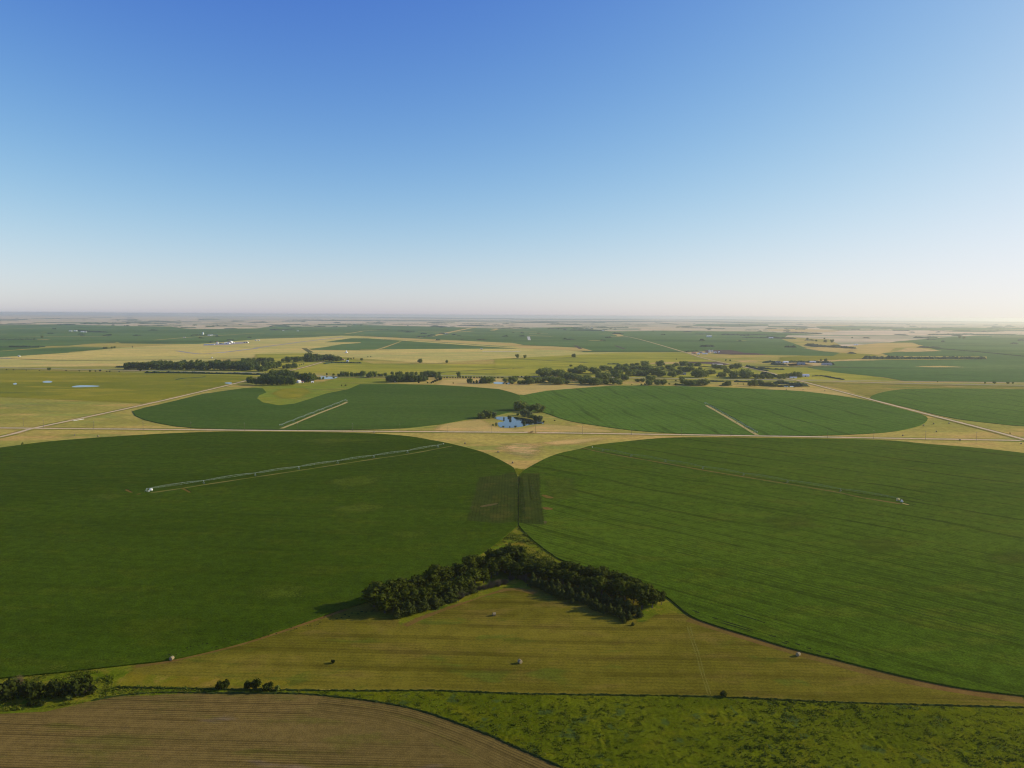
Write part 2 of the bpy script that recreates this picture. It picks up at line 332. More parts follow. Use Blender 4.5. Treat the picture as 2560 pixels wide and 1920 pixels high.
# ------------------------------------------------------------------ the ground and what is laid on it
b = MB(); NS = 128; radii = [60, 150, 250, 350, 450, 600, 800, 1100, 1500, 2000, 2800, 4000, 6000, 9000, 14000, 22000, 35000, 60000]
b.v.append((0, 0, 0))
for r in radii: b.v += [(r * cos(2 * pi * k / NS), r * sin(2 * pi * k / NS), 0) for k in range(NS)]
b.f += [(0, 1 + k, 1 + (k + 1) % NS) for k in range(NS)]
for i in range(len(radii) - 1):
    o0 = 1 + i * NS; o1 = o0 + NS
    b.f += [(o0 + k, o1 + k, o1 + (k + 1) % NS, o0 + (k + 1) % NS) for k in range(NS)]
b.m = [0] * len(b.f)
tag(b.build('ground', M['ground']), kind='structure')

# far plain, beyond the cropland
far_near = Q('A', [(0, 148), (500, 140), (900, 150), (1480, 160), (1640, 182), (2212, 176)]) + Q('B', [(100, 162), (700, 140), (1700, 165), (2212, 180)]) + \
    Q('C', [(500, 162), (860, 202), (1300, 195), (1750, 200), (2212, 205)]) + Q('D', [(180, 222), (460, 235), (640, 330), (1000, 350), (1300, 300), (1450, 262), (2212, 235)])
ang = [G(*q)[0] for q in far_near]
pts = [Vector((-11000, 9000, 0))] + ang + [Vector((14000, 7500, 0))] + [Vector((58000 * sin(a), 58000 * cos(a), 0)) for a in [R(x) for x in range(48, -49, -4)]]
poly('distant_plain', pts, M['far_mix'], .30, world=True)

def src(*segs):
    out = []
    for f, p in segs: out += Q(f, p)
    return out
# the big far cropland
poly('farmland', src(('A', [(0, 150), (500, 142), (900, 152), (1480, 162), (1640, 184), (2212, 178)]), ('B', [(100, 164), (700, 142), (1700, 167), (2212, 182)]),
                     ('C', [(500, 164), (860, 204), (1300, 197), (1750, 202), (2212, 207)]), ('D', [(180, 230), (120, 270), (330, 345), (480, 375), (620, 388), (560, 415)]),
                     ('C', [(2212, 405), (1900, 404), (1480, 382), (620, 382), (560, 360), (150, 328)]), ('B', [(2212, 302), (1900, 288), (900, 243), (740, 238), (400, 256), (0, 268)]),
                     ('A', [(2212, 272), (1700, 312), (1300, 310), (1050, 306), (1020, 295), (900, 285), (870, 302), (400, 330), (0, 345)])), M['corn_far'], .45)
poly('farmland', src(('A', [(-500, 395), (0, 375), (480, 343), (640, 338), (880, 341), (1010, 345), (700, 374), (610, 380), (590, 386), (0, 425), (-500, 460)])), M['corn_far'], .5)
poly('farmland', src(('A', [(-700, 300), (0, 285), (1000, 285), (1000, 300), (870, 302), (600, 326), (390, 330), (330, 345), (0, 372), (-500, 390)])), M['corn_far'], .48)
poly('farmland', src(('B', [(455, 354), (600, 338), (740, 313), (910, 302), (900, 297), (590, 297), (700, 278), (820, 262), (960, 262), (1300, 285), (1900, 328), (2212, 347)]), ('C', [(60, 350), (0, 352)]),
                     ('B', [(2000, 352), (1300, 356), (1080, 358), (1040, 364), (900, 366), (480, 362)])), M['corn_far'], .5)
poly('farmland', src(('C', [(100, 318), (200, 315), (620, 340), (600, 345), (560, 338), (50, 322)])), M['corn_far'], .55)
# right hand farmland
poly('farmland', src(('D', [(340, 515), (540, 468), (640, 455), (720, 447), (1500, 447), (1890, 444), (1890, 420), (1050, 415), (980, 395), (1100, 380), (1480, 370), (1320, 320), (1000, 310), (1100, 290), (1500, 255), (1800, 238), (2212, 236), (2900, 240), (3000, 640), (2212, 642), (1180, 632), (1000, 600), (600, 560), (480, 540)])), M['corn_far'], .4)
poly('pasture', src(('D', [(100, 465), (800, 442), (1000, 450), (700, 458), (520, 462), (520, 500), (100, 500)])), M['sand'], .42, rag=14)
poly('pasture', src(('D', [(1090, 378), (1200, 345), (1330, 350), (1500, 372), (1250, 380)])), M['sand'], .52, rag=14)
poly('pasture', src(('D', [(1000, 300), (640, 335), (520, 330), (330, 350), (480, 375), (640, 385), (800, 395), (950, 400), (1050, 380), (1100, 345), (1330, 330), (1250, 300)])), M['straw'], .46, rag=14)
poly('pasture', src(('D', [(100, 425), (620, 390), (850, 395), (960, 410), (850, 425), (820, 440), (540, 455), (100, 455)])), M['grass_green'], .41, rag=14)
poly('pasture', src(('D', [(1260, 505), (1500, 501), (1700, 512), (1400, 513)])), M['straw'], .6, rag=14)
poly('pasture', src(('A', [(-900, 470), (0, 425), (600, 388), (1010, 345), (1700, 308)]), ('B', [(0, 262), (740, 236), (2212, 300)]), ('C', [(150, 325), (620, 382), (1480, 384), (1500, 400), (900, 422), (0, 432)]), ('B', [(1500, 478), (760, 425), (0, 400)]), ('A', [(2212, 425), (1100, 500), (0, 513), (-900, 505)])), M['pale_pasture'], .08, rag=25)
poly('pasture', src(('C', [(-150, 440), (900, 388), (1480, 386), (1520, 395), (1700, 445), (2212, 520)]), ('D', [(0, 510), (340, 515), (500, 545), (900, 590), (1180, 632), (900, 634), (0, 640)]), ('C', [(2100, 640), (1000, 600), (-150, 590)])), M['grass_pale'], .145, rag=14)
poly('field', src(('z8', [(500, 240), (1020, 243), (1150, 268), (1240, 290), (1450, 296), (1640, 328), (1200, 324), (800, 316), (700, 280)])), M['mud'], .6, rag=12)
poly('field', src(('z8', [(1110, 432), (1350, 420), (1500, 440), (1400, 458), (1180, 446)])), M['sand'], .3, rag=12)
poly('field', src(('z8', [(250, 445), (760, 445), (1010, 490), (900, 505), (560, 480), (300, 470)])), M['mud'], .3, rag=12)
poly('field', src(('e6', [(860, 330), (1140, 312), (1420, 318), (1380, 345), (1140, 348), (860, 348)])), M['sand'], .25, rag=12)
poly('water', src(('e6', [(1940, 342), (2120, 345), (2130, 358), (2000, 360), (1940, 350)])), M['concrete'], .36)
poly('farm_yard', src(('z8', [(240, 285), (440, 270), (720, 262), (840, 270), (820, 290), (560, 310), (380, 322)])), M['sand'], .56)
poly('farm_yard', src(('e7', [(1160, 345), (1350, 335), (1480, 350), (1640, 375), (1450, 372), (1200, 378)])), M['sand'], .42)
# tree-lined dark strip by the right farmstead
poly('farmland', src(('e7', [(380, 375), (1400, 388), (2212, 395), (2212, 402), (1200, 405), (700, 400), (500, 385)])), M['ditch'], .44)
# left wetlands and pastures
poly('pasture', src(('A', [(-900, 520), (0, 530), (1200, 562), (2212, 585), (2150, 612), (2030, 645), (1600, 745), (1250, 825), (700, 800), (0, 770), (-900, 770)])), M['grass_green'], .10, rag=14)
poly('pasture', src(('A', [(700, 585), (1000, 570), (1500, 595), (1700, 640), (1100, 660), (500, 640)])), M['grass_green'], .14, rag=14)
poly('pasture', src(('B', [(0, 400), (460, 390), (760, 425), (1000, 480), (2100, 486), (2500, 500), (2560, 590), (1500, 600), (900, 590), (600, 560), (0, 600)]), ('A', [(2212, 590), (1250, 560), (1250, 520), (2212, 440)])), M['grass_pale'], .12, rag=14)
poly('pasture', src(('B', [(540, 650), (700, 605), (900, 605), (1120, 610), (1130, 655), (960, 700), (820, 740), (650, 790), (470, 850), (330, 890), (100, 890), (-60, 840), (-60, 700), (0, 668), (300, 655)])), M['verge_pale'], .16, rag=14)
poly('pasture', src(('B', [(140, 740), (220, 700), (420, 690), (470, 730), (380, 770), (250, 785), (180, 765)])), M['grass_green'], .22, rag=14)
poly('pasture', src(('C', [(-660, 668), (-600, 625), (-420, 612), (-260, 608), (-100, 612), (0, 640), (0, 655), (400, 660), (900, 662), (840, 674), (590, 695), (300, 717), (105, 755), (-60, 722), (-350, 680)])), M['straw'], .16, rag=14)
poly('pasture', src(('p', [(-400, 560), (0, 500), (300, 480), (560, 600), (900, 640), (1400, 560), (2000, 600), (2600, 680), (2600, 700), (1200, 690), (0, 680), (-500, 665)])), M['straw'], .10, rag=14)
poly('pasture', src(('p', [(640, 950), (900, 880), (1250, 900), (1260, 1030), (1100, 1120), (900, 1080), (700, 990)])), M['sand'], .10, rag=26)
poly('pasture', src(('p', [(1380, 880), (1700, 830), (2300, 790), (2500, 810), (2000, 880), (1600, 930)])), M['straw'], .12, rag=14)
poly('pasture', src(('D', [(0, 690), (260, 690), (560, 700), (720, 735), (760, 770), (500, 745), (300, 720), (0, 702)])), M['straw'], .16, rag=14)
poly('pasture', src(('D', [(300, 640), (2212, 670), (2900, 690), (2900, 705), (2212, 702), (1300, 696), (1000, 716), (880, 770), (650, 700)])), M['grass_mid'], .14, rag=14)

# ponds
poly('pond', src(('p', [(585, 560), (590, 530), (700, 505), (560, 470), (500, 440), (600, 428), (740, 430), (900, 440), (1100, 470), (1350, 520), (1380, 545), (1200, 560), (1090, 580), (940, 610), (740, 620), (620, 605)])), M['water'], .22, closed_smooth=3)
poly('pond', src(('B', [(548, 596), (600, 592), (705, 600), (660, 612), (560, 615)])), M['water'], .3, closed_smooth=3)
poly('pond', src(('A', [(620, 680), (700, 668), (845, 672), (840, 680), (660, 686)])), M['water'], .3, closed_smooth=3)
poly('pond', src(('A', [(365, 640), (400, 630), (450, 634), (440, 645), (390, 646)])), M['water'], .3, closed_smooth=3)
poly('pond', src(('A', [(112, 655), (140, 648), (145, 660), (120, 662)])), M['water'], .3, closed_smooth=3)
poly('pond', src(('A', [(1940, 650), (1960, 644), (2005, 646), (1990, 656)])), M['water'], .3, closed_smooth=3)
poly('pond', src(('e7', [(990, 715), (1200, 708), (1390, 725), (1380, 740), (1100, 745), (1000, 742)])), M['water'], .3, closed_smooth=3)
poly('pond', src(('e5', [(235, 595), (300, 585), (405, 600), (400, 625), (250, 620)])), M['water'], .3, closed_smooth=3)
poly('pond', src(('e5', [(450, 605), (510, 605), (508, 628), (455, 628)])), M['water'], .3, closed_smooth=3)

# roads, railway, runway
main_road = src(('A', [(-900, 1030), (0, 1037), (400, 1041), (1200, 1048), (2212, 1058)]), ('B', [(1100, 1067), (2212, 1075)]), ('C', [(1000, 1089), (2212, 1107)]), ('D', [(1000, 1125), (2212, 1146), (3200, 1168)]))
ribbon('verge_strip', main_road, M['grass_mid'], 26, .06)
ribbon('road', main_road, M['gravel'], 8.5, .26)
left_road = src(('A', [(-900, 1300), (0, 1115), (270, 1045), (600, 975), (1230, 840), (1600, 755), (2000, 660), (2140, 625)]), ('B', [(70, 590), (330, 533), (460, 500), (590, 462)]))
ribbon('verge_strip', left_road, M['grass_mid'], 22, .18); ribbon('road', left_road, M['gravel'], 7.5, .30)
right_road = src(('C', [(860, 226), (1100, 270), (1500, 385), (1700, 445), (2212, 555)]), ('D', [(130, 600), (330, 645), (880, 790), (1300, 900), (2212, 1138), (3000, 1370)]))
ribbon('verge_strip', right_road, M['grass_mid'], 18, .50); ribbon('road', right_road, M['gravel'], 8, .66)
ribbon('dirt_patch', src(('p', [(1095, 700), (1150, 690), (1200, 712)])), M['sand'], 14, .34)
ribbon('path', src(('D', [(1180, 632), (1000, 600), (900, 594)])), M['ditch'], 6, .5)
rail = src(('A', [(-800, 505), (0, 516), (500, 526), (1200, 540), (2212, 560)]), ('B', [(600, 588), (1600, 585), (2212, 590)]), ('C', [(600, 598), (1000, 602), (2212, 622)]), ('D', [(600, 634), (1200, 652), (2212, 668), (3000, 685)]))
ribbon('railway_bed', rail, M['asphalt'], 12, .22); ribbon('verge_strip', [(x, y + 3.4) for x, y in rail], M['ditch'], 12, .20)
ribbon('road', src(('D', [(-200, 618), (600, 624), (1200, 634), (2212, 648), (3000, 660)])), M['asphalt'], 9, .24)
ribbon('ditch', src(('A', [(-500, 425), (60, 437), (700, 455), (1700, 440), (2212, 432)])), M['ditch'], 18, .26)
ribbon('road', src(('A', [(-500, 440), (0, 432), (60, 436)])), M['concrete'], 25, .24)
ribbon('runway', src(('A', [(1820, 392), (1900, 388), (2212, 350)]), ('B', [(0, 346), (400, 292), (745, 253)])), M['asphalt'], 26, .6, n=1)
ribbon('runway_marking', src(('A', [(1825, 392), (1900, 387), (1960, 381)])), M['concrete'], 22, .8, n=1)
ribbon('runway_marking', src(('z5', [(800, 318), (880, 312), (955, 303)])), M['concrete'], 18, .8, n=1)
ribbon('taxiway', src(('A', [(1530, 370), (1620, 385), (1720, 396), (1820, 394)])), M['asphalt'], 22, .4)
poly('apron', src(('z5', [(190, 225), (380, 200), (560, 200), (720, 180), (970, 170), (980, 190), (600, 225), (200, 235)])), M['asphalt'], .5)
poly('second_runway', src(('B', [(900, 244), (1200, 256), (1900, 292), (2212, 306)]), ('C', [(100, 320), (600, 345), (700, 372), (250, 360), (60, 343)]), ('B', [(2212, 326), (1700, 296), (1200, 266), (900, 250)])), M['straw'], .55)
ribbon('ditch', src(('f3', [(0, 470), (600, 498), (1400, 552), (2212, 608)])), M['ditch'], 30, .58)
ribbon('ditch', src(('C', [(0, 434), (200, 448), (500, 462), (660, 474)])), M['ditch'], 20, .2, wob=.8)
ribbon('ditch', src(('B', [(1550, 565), (1700, 550), (2212, 520)]), ('C', [(0, 522), (100, 516)])), M['ditch'], 16, .2, wob=.9)
ribbon('path', src(('e4', [(780, 262), (1060, 262), (1400, 272), (2000, 275), (2212, 282)])), M['ditch'], 9, .18)
ribbon('path', src(('e4', [(0, 25), (300, 30), (600, 28)])), M['straw'], 25, .6)
ribbon('path', src(('B', [(480, 367), (900, 369), (1040, 362), (1250, 290)])), M['straw'], 14, .62)
ribbon('ditch', src(('B', [(415, 348), (475, 385)])), M['ditch'], 26, .4, n=1)
ribbon('path', src(('f3', [(1700, 685), (2212, 684)]), ('f4', [(130, 676)])), M['concrete'], 24, .3)
for k, (f, a, w_) in enumerate([('f0', [(720, 350), (900, 343), (1330, 350)], 22), ('f0', [(0, 385), (110, 382)], 40), ('f0', [(300, 418), (1500, 425), (1840, 424)], 30), ('f0', [(640, 470), (850, 482)], 30),
        ('f0', [(0, 300), (900, 270)], 30), ('f1', [(0, 238), (280, 236)], 40), ('f1', [(460, 488), (960, 445), (1300, 425), (2212, 365)], 22), ('f2', [(0, 365), (150, 370)], 25), ('f2', [(800, 292), (1150, 295)], 40),
        ('f2', [(1030, 378), (1540, 380), (1850, 330), (2212, 310)], 30), ('f2', [(1700, 405), (1860, 395)], 25), ('f2', [(950, 275), (1400, 255)], 30), ('f3', [(590, 335), (1000, 336)], 35), ('f3', [(860, 350), (1240, 348), (1540, 328)], 60),
        ('f3', [(920, 400), (1240, 330), (1620, 255)], 60), ('f3', [(600, 440), (820, 425), (920, 400)], 30), ('f3', [(1870, 320), (1990, 290), (2212, 290)], 60), ('f4', [(0, 335), (420, 340)], 50), ('f4', [(290, 375), (620, 378)], 60),
        ('f4', [(290, 410), (700, 420)], 55), ('f4', [(1330, 490), (1560, 500)], 45), ('f4', [(1520, 382), (1800, 385), (1880, 420)], 60), ('f4', [(1660, 428), (1860, 425)], 40), ('f5', [(470, 345), (940, 355)], 60),
        ('f5', [(960, 398), (1330, 400)], 40), ('f5', [(1680, 495), (1830, 500)], 50), ('f1', [(330, 690), (860, 668)], 20), ('f4', [(1090, 580), (1190, 640)], 22), ('f4', [(1780, 580), (1940, 640)], 18)]):
    ribbon('field_track' if k < 27 else 'ditch', Q(f, a), M['straw'] if k < 27 else M['mud'], w_, .7, n=2)
# tan fields in the green, and green fields in the tan
for f, a, mm in [('f1', [(780, 260), (950, 235), (1300, 222), (1560, 255), (2212, 245), (2212, 272), (1600, 298), (1100, 290), (930, 275)], 'tan'), ('f1', [(900, 185), (1250, 165), (1560, 175), (1500, 195)], 'tan'),
        ('f0', [(1330, 235), (1500, 222), (1690, 218), (1600, 238)], 'tan'), ('f6', [(640, 625), (1000, 622), (1500, 640), (1400, 690), (1100, 692), (900, 672)], 'straw'),
        ('f6', [(0, 300), (700, 295), (1300, 325), (1100, 345), (500, 345), (0, 320)], 'sand'), ('f6', [(650, 215), (1500, 225), (1400, 240), (750, 232)], 'sand'),
        ('f6', [(0, 352), (900, 372), (1900, 380), (1600, 470), (900, 470), (500, 440), (0, 420)], 'far_mix'), ('f6', [(830, 250), (1700, 240), (2212, 275), (2212, 318), (1600, 322), (1250, 300), (900, 290)], 'corn_far'),
        ('f6', [(0, 240), (680, 262), (500, 275), (0, 262)], 'corn_far'), ('f6', [(0, 345), (380, 365), (900, 380), (420, 402), (0, 410)], 'corn_far'), ('f7', [(0, 280), (1300, 270), (2212, 285), (2212, 300), (1000, 318), (0, 318)], 'corn_far'),
        ('f7', [(600, 325), (1900, 330), (1600, 350), (1000, 340)], 'corn_far'), ('f5', [(900, 240), (1830, 250), (2212, 240), (2212, 205), (1000, 205)], 'corn_far'), ('f5', [(0, 258), (400, 250), (900, 290), (1500, 300), (2212, 300), (2212, 330), (900, 318), (0, 318)], 'tan'),
        ('f4', [(0, 180), (600, 190), (1000, 225), (1700, 262), (1000, 250), (600, 240), (0, 250)], 'tan'), ('f3', [(0, 180), (900, 170), (2212, 180), (2212, 245), (1900, 240), (1200, 225), (700, 225), (0, 225)], 'tan'),
        ('f2', [(0, 240), (300, 245), (750, 200), (1640, 200), (2212, 190), (2212, 165), (1200, 160), (0, 190)], 'tan'), ('f1', [(1760, 190), (2080, 185), (2080, 205), (1850, 205)], 'tan'),
        ('f0', [(0, 70), (2212, 80), (2212, 160), (1400, 180), (900, 205), (0, 215)], 'tan'), ('f1', [(0, 80), (1200, 90), (1200, 150), (0, 155)], 'tan')]:
    poly('field', Q(f, a), M[mm], .38 if mm in ('tan', 'far_mix') else .85, rag=0 if mm == 'corn_far' else 60)

rf = random.Random(12)
for k in range(30):
    left = rf.random() < .45; x = rf.uniform(-100, 1300) if left else rf.uniform(1200, 2650); hy_ = 784 + (x / 2560) * 17
    y = hy_ + rf.uniform(9, 27) if left else hy_ + rf.uniform(9, 26) + (rf.uniform(0, 22) if x > 2050 else 0); w_ = rf.uniform(30, 190); h_ = rf.uniform(.5, 1.7) * (y - hy_) / 14; sk = rf.uniform(-20, 20)
    poly('field', [(x, y), (x + w_, y + rf.uniform(-.3, .5)), (x + w_ + sk, y + h_ + .3), (x + sk, y + h_)], M[rf.choice(['far_olive', 'far_dark', 'tan', 'tan', 'far_olive', 'tan'])], .9 + k * .01)
# foreground: the four pivot circles
edgeL = [(1294.5, 1313), (1240, 1358), (1200, 1385), (1144.6, 1416), (1060, 1452), (1000, 1476), (920, 1503), (839, 1527), (694, 1577), (579, 1612), (428, 1647), (324, 1660), (145, 1680), (0, 1694)]
cL = Vector((-380, 722, 0)); rL = 403.0
topL = [(0, 1119), (116, 1104), (260, 1092.6), (405, 1084), (521, 1079.5), (640, 1078.8), (814, 1080.6), (937, 1083.8), (1023, 1090.4), (1080, 1100), (1120, 1107.5), (1160, 1117), (1177, 1121.5), (1204, 1129), (1231, 1140), (1258.5, 1153.5), (1280, 1166), (1286, 1172), (1294.7, 1192)]
def arc(c, r, p0, p1, n, cw):
    a0 = atan2(p0.y - c.y, p0.x - c.x); a1 = atan2(p1.y - c.y, p1.x - c.x)
    if cw and a1 > a0: a1 -= 2 * pi
    if not cw and a1 < a0: a1 += 2 * pi
    r0 = (p0 - c).length; r1 = (p1 - c).length
    return [c + Vector((cos(a0 + (a1 - a0) * k / n), sin(a0 + (a1 - a0) * k / n), 0)) * (r0 + (r1 - r0) * k / n) for k in range(1, n)]
# crop height lifts the seen edge, so edges are read at the height of the canopy
CROP = .8
def GC(pts): return [Vector((q.x, q.y, 0)) for q in (G(x, y, CROP)[0] for x, y in pts)]
eL = GC(smooth(edgeL, 4)); tL = GC(smooth(topL, 4))
ptsL = eL + arc(cL, rL, eL[-1], tL[0], 24, True) + tL
crop = dict(kind='stuff', cat='crop field')
poly('crop_field', ptsL, M['corn_left'], CROP, slab=CROP, world=True, label='dark green irrigated crop circle filling the near left of the photo', **crop)
topR = [(1299, 1185), (1309, 1176), (1331, 1163), (1367, 1144.4), (1403, 1131.8), (1450, 1121.8), (1482.5, 1112.9), (1569, 1102.8), (1670, 1094), (1800, 1093), (1920, 1094.5), (2195, 1099.5), (2325, 1110), (2441, 1119), (2560, 1132)]
edgeR = [(1297.5, 1313), (1305.5, 1322.5), (1321.8, 1339.7), (1349, 1362), (1376, 1382), (1410, 1401), (1504, 1429), (1562, 1449), (1630, 1469), (1668, 1492), (1685, 1505), (1731, 1540), (1801, 1566), (1887.6, 1592), (1974, 1618), (2090, 1647), (2264, 1690), (2408, 1719), (2560, 1738)]
tR = GC(smooth(topR, 4)); eR = GC(smooth(edgeR, 4)); cR = Vector((400, 710, 0))
poly('crop_field', tR + arc(cR, 405, tR[-1], eR[-1], 24, True) + eR[::-1], M['corn_right'], CROP, slab=CROP, world=True, label='brighter green irrigated crop circle with diagonal rows at the near right', **crop)
L2 = [(331, 1027.5), (338.5, 1039), (361.7, 1049), (399, 1058), (440, 1065), (492, 1070), (578.7, 1072.4), (700, 1074), (813.6, 1074.4), (929, 1073), (1016, 1069.5), (1103, 1060), (1163.7, 1049), (1189, 1047), (1241, 1038), (1287, 1027), (1300, 1026), (1300, 988.5), (1280, 981), (1247.6, 972.5),
      (1189.8, 968), (1103, 962.4), (987, 959.5), (900, 960), (871.5, 972.5), (813.6, 984), (770, 998.6), (735.5, 1009), (697.9, 1013), (657, 1005.8), (643, 995.7), (648, 988), (666, 981), (657, 970.5), (640, 969.7), (607.6, 970.5), (509, 984), (428, 1004), (361.7, 1018.8)]
L2w = [G(x, y, CROP)[0] for x, y in L2]
poly('crop_field', L2w, M['corn_back'], CROP, slab=CROP, world=True, label='far left crop circle with a grassy bite cut out of its back edge', **crop)
R2 = [(1300, 1026), (1330, 1028), (1359.6, 1030.6), (1397, 1043.7), (1435, 1054), (1482.5, 1061.5), (1569, 1073.8), (1685, 1082.5), (1830, 1086), (1960, 1088.5), (2093.6, 1087), (2209, 1081), (2267, 1072), (2302, 1062), (2318, 1050), (2315, 1040.5), (2281.7, 1029), (2223.8, 1014.5), (2166, 1000), (2093.6, 988.5),
      (2006.8, 978), (1920, 973.4), (1772, 966.8), (1598, 964), (1526, 964.4), (1453.6, 969.7), (1366.8, 976.9), (1309, 987.6), (1300, 988.5)]
poly('crop_field', [G(x, y, CROP)[0] for x, y in smooth(R2, 2, True)], M['corn_back_r'], CROP + .004, slab=CROP, world=True, label='far right crop circle behind the gravel road, right of the pond', **crop)
R3 = Q('D', [(885, 770), (950, 738), (1100, 708), (1300, 698), (1600, 695), (2212, 702), (2700, 712), (3300, 760), (3700, 860), (3400, 980), (2800, 1030), (2212, 1018), (2000, 1000), (1700, 965), (1500, 930), (1250, 868), (1050, 822), (935, 795)])
poly('crop_field', [G(x, y, CROP)[0] for x, y in smooth(R3, 3, True)], M['corn_back_r'], CROP, slab=CROP, world=True, label='green crop circle cut by the right edge of the photo', **crop)
# sparse young strips where the two near circles meet
poly('crop_strip', GC(src(('v', [(270, 400), (540, 380), (740, 330), (812, 420), (800, 1010), (600, 1040), (420, 1030), (100, 1000), (190, 700)]))), M['corn_thin'], CROP + .06, world=True, rag=3)
poly('crop_strip', GC(src(('v', [(824, 400), (860, 345), (1100, 355), (1115, 700), (1160, 1040), (1150, 1060), (812, 1035)]))), M['corn_thin'], CROP + .06, world=True, rag=3)
for a, mm in (([(290, 800), (500, 760), (500, 780), (320, 815)], 'dull'), ([(1120, 650), (1190, 650), (1300, 690), (1200, 690)], 'hay_edge'), ([(1140, 820), (1200, 815), (1290, 845), (1180, 850)], 'hay_edge'), ([(1160, 1010), (1200, 1015), (1190, 1040), (1165, 1040)], 'dull')):
    poly('bare_patch', rag=.8, px=[Vector((q.x, q.y, 0)) for q in (G(x, y, CROP + .1)[0] for x, y in smooth(Q('v', a), 3, True))], mat=M[mm], z=CROP + .10, world=True)

M['corn_pale'] = surf('thin_pale_crop', [(.060, .088, .005), (.070, .096, .007), (.090, .105, .012)], .02, .06, .8, st=(.3, 1, 1), var=.6, bump=.3, bd=.3, a2=.6)
for k, a in enumerate([[(820, 1200), (900, 1190), (960, 1192), (930, 1212), (860, 1222)], [(830, 1272), (900, 1258), (960, 1262), (930, 1280), (860, 1288)], [(230, 1238), (290, 1232), (320, 1238), (270, 1248)], [(980, 1330), (1080, 1322), (1060, 1340), (1000, 1350)], [(640, 1480), (760, 1465), (740, 1488), (670, 1498)],
        [(2140, 1355), (2220, 1350), (2240, 1372), (2180, 1380)], [(1900, 1300), (2000, 1290), (2040, 1312), (1960, 1325)], [(100, 1665), (170, 1655), (180, 1660), (120, 1672)], [(2480, 1390), (2560, 1380), (2580, 1400), (2500, 1410)], [(960, 1100), (860, 1095), (700, 1098), (800, 1108)], [(1365, 1200), (1430, 1195), (1440, 1240), (1380, 1250)]]):
    poly('thin_crop', [Vector((q.x, q.y, 0)) for q in (G(x, y, CROP + .03)[0] for x, y in a)], M['corn_pale'], CROP + .03 + k * .003, world=True, rag=12)
# hay meadow, brown edges, verges
poly('verge', [(-500, 1640), (340, 1640), (360, 1720), (1300, 1735), (2700, 1770), (2700, 2300), (-500, 2300)], M['verge'], .012)
poly('verge', src(('v', [(800, 1000), (1000, 1130), (1450, 1500), (2200, 1900), (3400, 2500), (-2000, 2500), (-200, 1659), (300, 1360), (600, 1190)])), M['verge'], .011)
fence = src(('LL', [(-900, 1066), (0, 1066), (500, 1070), (900, 1078), (1500, 1085), (1900, 1085), (2212, 1097)]), ('RR', [(500, 1105), (900, 1112), (1400, 1135), (2212, 1158), (3000, 1180)]))
hay = [(330, 1658), (428, 1645), (579, 1610), (694, 1575), (850, 1520), (1000, 1470), (1285, 1330), (1400, 1395), (1560, 1445), (1668, 1488), (1731, 1537), (1900, 1593), (2090, 1645), (2408, 1716), (2560, 1736), (2900, 1790)] + fence[::-1][1:7] + [(330, 1722), (310, 1700)]
poly('hay_meadow', hay, M['hay'], .02, rag=1.6)
ribbon('mown_edge', [(340, 1664), (428, 1650), (579, 1615), (694, 1580), (839, 1531), (860, 1528)], M['hay_edge'], 5, .04)
ribbon('mown_edge', src(('g3', [(900, 960), (1050, 890), (1250, 810), (1500, 720), (1700, 650), (1900, 605), (2020, 600), (2212, 640)])), M['hay_edge'], 7, .05)
ribbon('mown_edge', src(('RR', [(760, 775), (900, 818), (1050, 865), (1300, 938), (1700, 1040), (2212, 1125)])), M['hay_edge'], 7, .05)
poly('verge', src(('g3', [(870, 960), (900, 940), (1300, 790), (1600, 700), (1900, 595), (2050, 590), (2150, 610), (2212, 500), (1600, 380), (800, 800)])), M['verge'], .07, rag=2.2)
poly('verge', src(('v', [(800, 1070), (860, 1130), (1330, 1520), (1500, 1659), (800, 1659), (-50, 1640), (400, 1390), (650, 1210)])), M['verge'], .06, rag=2.2)
poly('dry_patch', src(('v', [(700, 1330), (850, 1290), (1000, 1380), (1150, 1480), (850, 1500), (640, 1450)])), M['gold'], .10, rag=3.0)
poly('verge', src(('v', [(752, 280), (790, 290), (860, 300), (905, 296), (822, 370), (808, 415), (775, 350)])), M['verge'], .95, rag=2.2)
poly('verge', src(('g4', [(1620, 760), (1760, 640), (1860, 700), (2050, 850), (1900, 842), (1720, 860), (1640, 920), (1540, 960)])), M['verge'], .08, rag=2.2)
poly('verge', src(('b5', [(-600, 330), (0, 215), (500, 180), (950, 130), (1010, 125), (1010, 180), (860, 290), (1500, 300), (1650, 310), (1600, 345), (900, 370), (500, 450), (-100, 500), (-700, 560)])), M['verge'], .06, rag=2.2)
poly('dry_patch', src(('b5', [(880, 270), (1000, 190), (1250, 215), (1650, 230), (2212, 250), (2212, 290), (1500, 300), (900, 300)])), M['gold'], .08, rag=3.0)
ribbon('field_rim', edgeL[:14], M['hay_edge'], 1.6, .03, wob=.3)
ribbon('field_rim', [(x, y + 1.5) for x, y in edgeR[5:]], M['ditch'], 1.6, .09)

# tilled field with its curved headland
till = Q('b5', [(-900, 560), (0, 505), (350, 490), (500, 455), (700, 405), (900, 370), (1200, 345), (1700, 348), (2212, 350)]) + Q('LL', [(1400, 1105), (1650, 1135), (1850, 1180), (2100, 1270)]) + Q('RR', [(0, 1320), (220, 1417), (700, 1640)])
poly('tilled_field', till + [(1500, 2300), (-400, 2300)], M['soil'], .03)
hl = [G(x, y)[0] for x, y in smooth(till[9:], 4)]
hl2 = []
for i, q in enumerate(hl):
    tt = (hl[min(i + 1, len(hl) - 1)] - hl[max(i - 1, 0)]).normalized(); hl2.append(q + Vector((tt.y, -tt.x, 0)) * 9)
ribbon('headland', hl2, M['soil_uv'], 18, .05, n=1, world=True)

